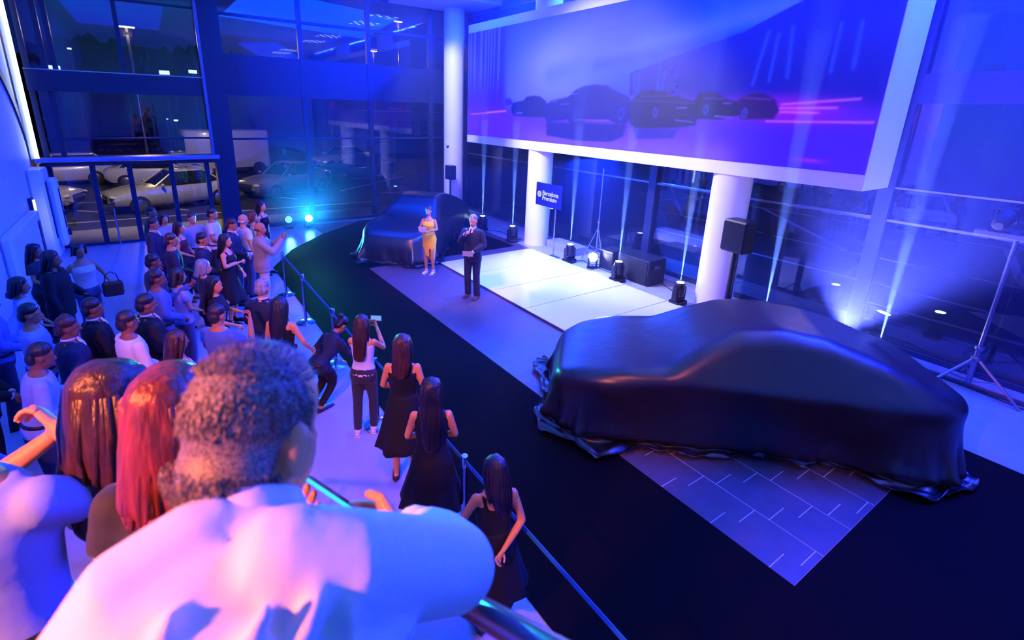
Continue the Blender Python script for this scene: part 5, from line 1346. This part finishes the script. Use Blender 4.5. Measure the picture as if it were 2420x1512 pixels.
ex = (Vector((.248, .786, 3.071)) - Vector((.17, .916, 3.107))).normalized(); ey = Vector((.18, .735, -.65)) + Vector((0, .05, .10)); ey = (ey - ex * ey.dot(ex)).normalized(); nz_ = ex.cross(ey)
Mr = Matrix(((ex.x, ey.x, nz_.x), (ex.y, ey.y, nz_.y), (ex.z, ey.z, nz_.z)))
ph.rotation_euler = Mr.to_euler()
MB().box(-.078, .078, -.038, .038, -.004, .004, .003).build('case', M_phone, ph)
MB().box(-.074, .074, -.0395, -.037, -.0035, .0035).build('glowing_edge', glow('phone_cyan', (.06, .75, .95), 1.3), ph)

# ---- three more people on the stair landing
M_pat = bpy.data.materials.new('patterned_blouse'); M_pat.use_nodes = True; t = M_pat.node_tree; b_ = t.nodes['Principled BSDF']
tc = t.nodes.new('ShaderNodeTexCoord'); vo = t.nodes.new('ShaderNodeTexVoronoi'); vo.inputs['Scale'].default_value = 38; rp = t.nodes.new('ShaderNodeValToRGB')
for i, (p_, c_) in enumerate(((0, (.55, .42, .30)), (.35, (.10, .09, .08)), (.6, (.60, .14, .10)), (1, (.45, .40, .30)))):
    e_ = rp.color_ramp.elements[i] if i < 2 else rp.color_ramp.elements.new(p_)
    e_.position = p_; e_.color = (*c_, 1)
t.links.new(tc.outputs['Object'], vo.inputs['Vector']); t.links.new(vo.outputs['Color'], rp.inputs[0]); t.links.new(rp.outputs[0], b_.inputs['Base Color']); pset(b_, Roughness=.8)
MATS['cloth_pattern'] = M_pat
_fab0 = fab
def fab(n): return M_pat if n == 'pattern' else _fab0(n)
FINE = True
person('woman with shoulder length red hair just left of the grey haired man', -.048, 1.215, rad(72), 1.645, 'f', 'tshirt', 'charcoal', 'jeans', 'navy', 'bob', 'auburn', ('clasp', 'clasp'), 0, detail=True, hairlen=.24, z=1.62, yaw=-.2)
person('woman with wavy dark brown hair in a patterned blouse on the stairs', -.201, 1.73, rad(62), 1.715, 'f', 'tshirt', 'pattern', 'jeans', 'navy', 'curly', 'brown', ('phone', 'clasp'), 0, detail=True, hairlen=.38, z=1.36, yaw=-.3)
r, bd = person('man in a pale blue short sleeved shirt photographing at the lower left corner', -.545, 1.66, rad(62), 1.80, 'm', 'polo', 'pale_blue', 'trousers', 'navy', 'short', 'black', (((.26, .20, 1.24), (-.02, .34, 1.40)), ((.24, .22, 1.22), (.04, .34, 1.36))), 0, detail=True, z=1.36, pitch=.1)
phone('smartphone in the red lit hands at the left edge, its display glowing', prop_at(r, bd((.04, .45, 1.47))), (rad(-50), 0, rad(62 - 60)), (.15, .5, .9), .8, 1.0)
finish_jobs()
# ================================================================== haze in the room (scattering lit by the lamps, blue light also tinted in)
def haze(label, x0, x1, y0, y1, z0, z1, dens, an=0.2):
    hm = bpy.data.materials.new('haze'); hm.use_nodes = True
    t = hm.node_tree; t.nodes.clear()
    o = t.nodes.new('ShaderNodeOutputMaterial'); v = t.nodes.new('ShaderNodeVolumeScatter')
    v.inputs['Color'].default_value = (.26, .38, 1, 1); v.inputs['Density'].default_value = dens; v.inputs['Anisotropy'].default_value = an  # blue of the stage light put into the scatter colour
    t.links.new(v.outputs[0], o.inputs['Volume'])
    MB().box(x0, x1, y0, y1, z0, z1).build('haze', hm, kind='stuff', label=label)
haze('thin stage haze over the platform and the far half of the hall', 2.3, 8.5, 5.0, 13.9, .07, ZC - .2, .005)
haze('denser bank of stage haze along the right glass wall catching the beams', 8.55, XR - .07, -2.0, YL - .5, .07, ZC - .2, .05)
haze('bank of stage haze drifting at the far glass wall around the cyan lamp', 2.3, 8.5, 13.95, YL - .55, .07, ZC - .2, .035)
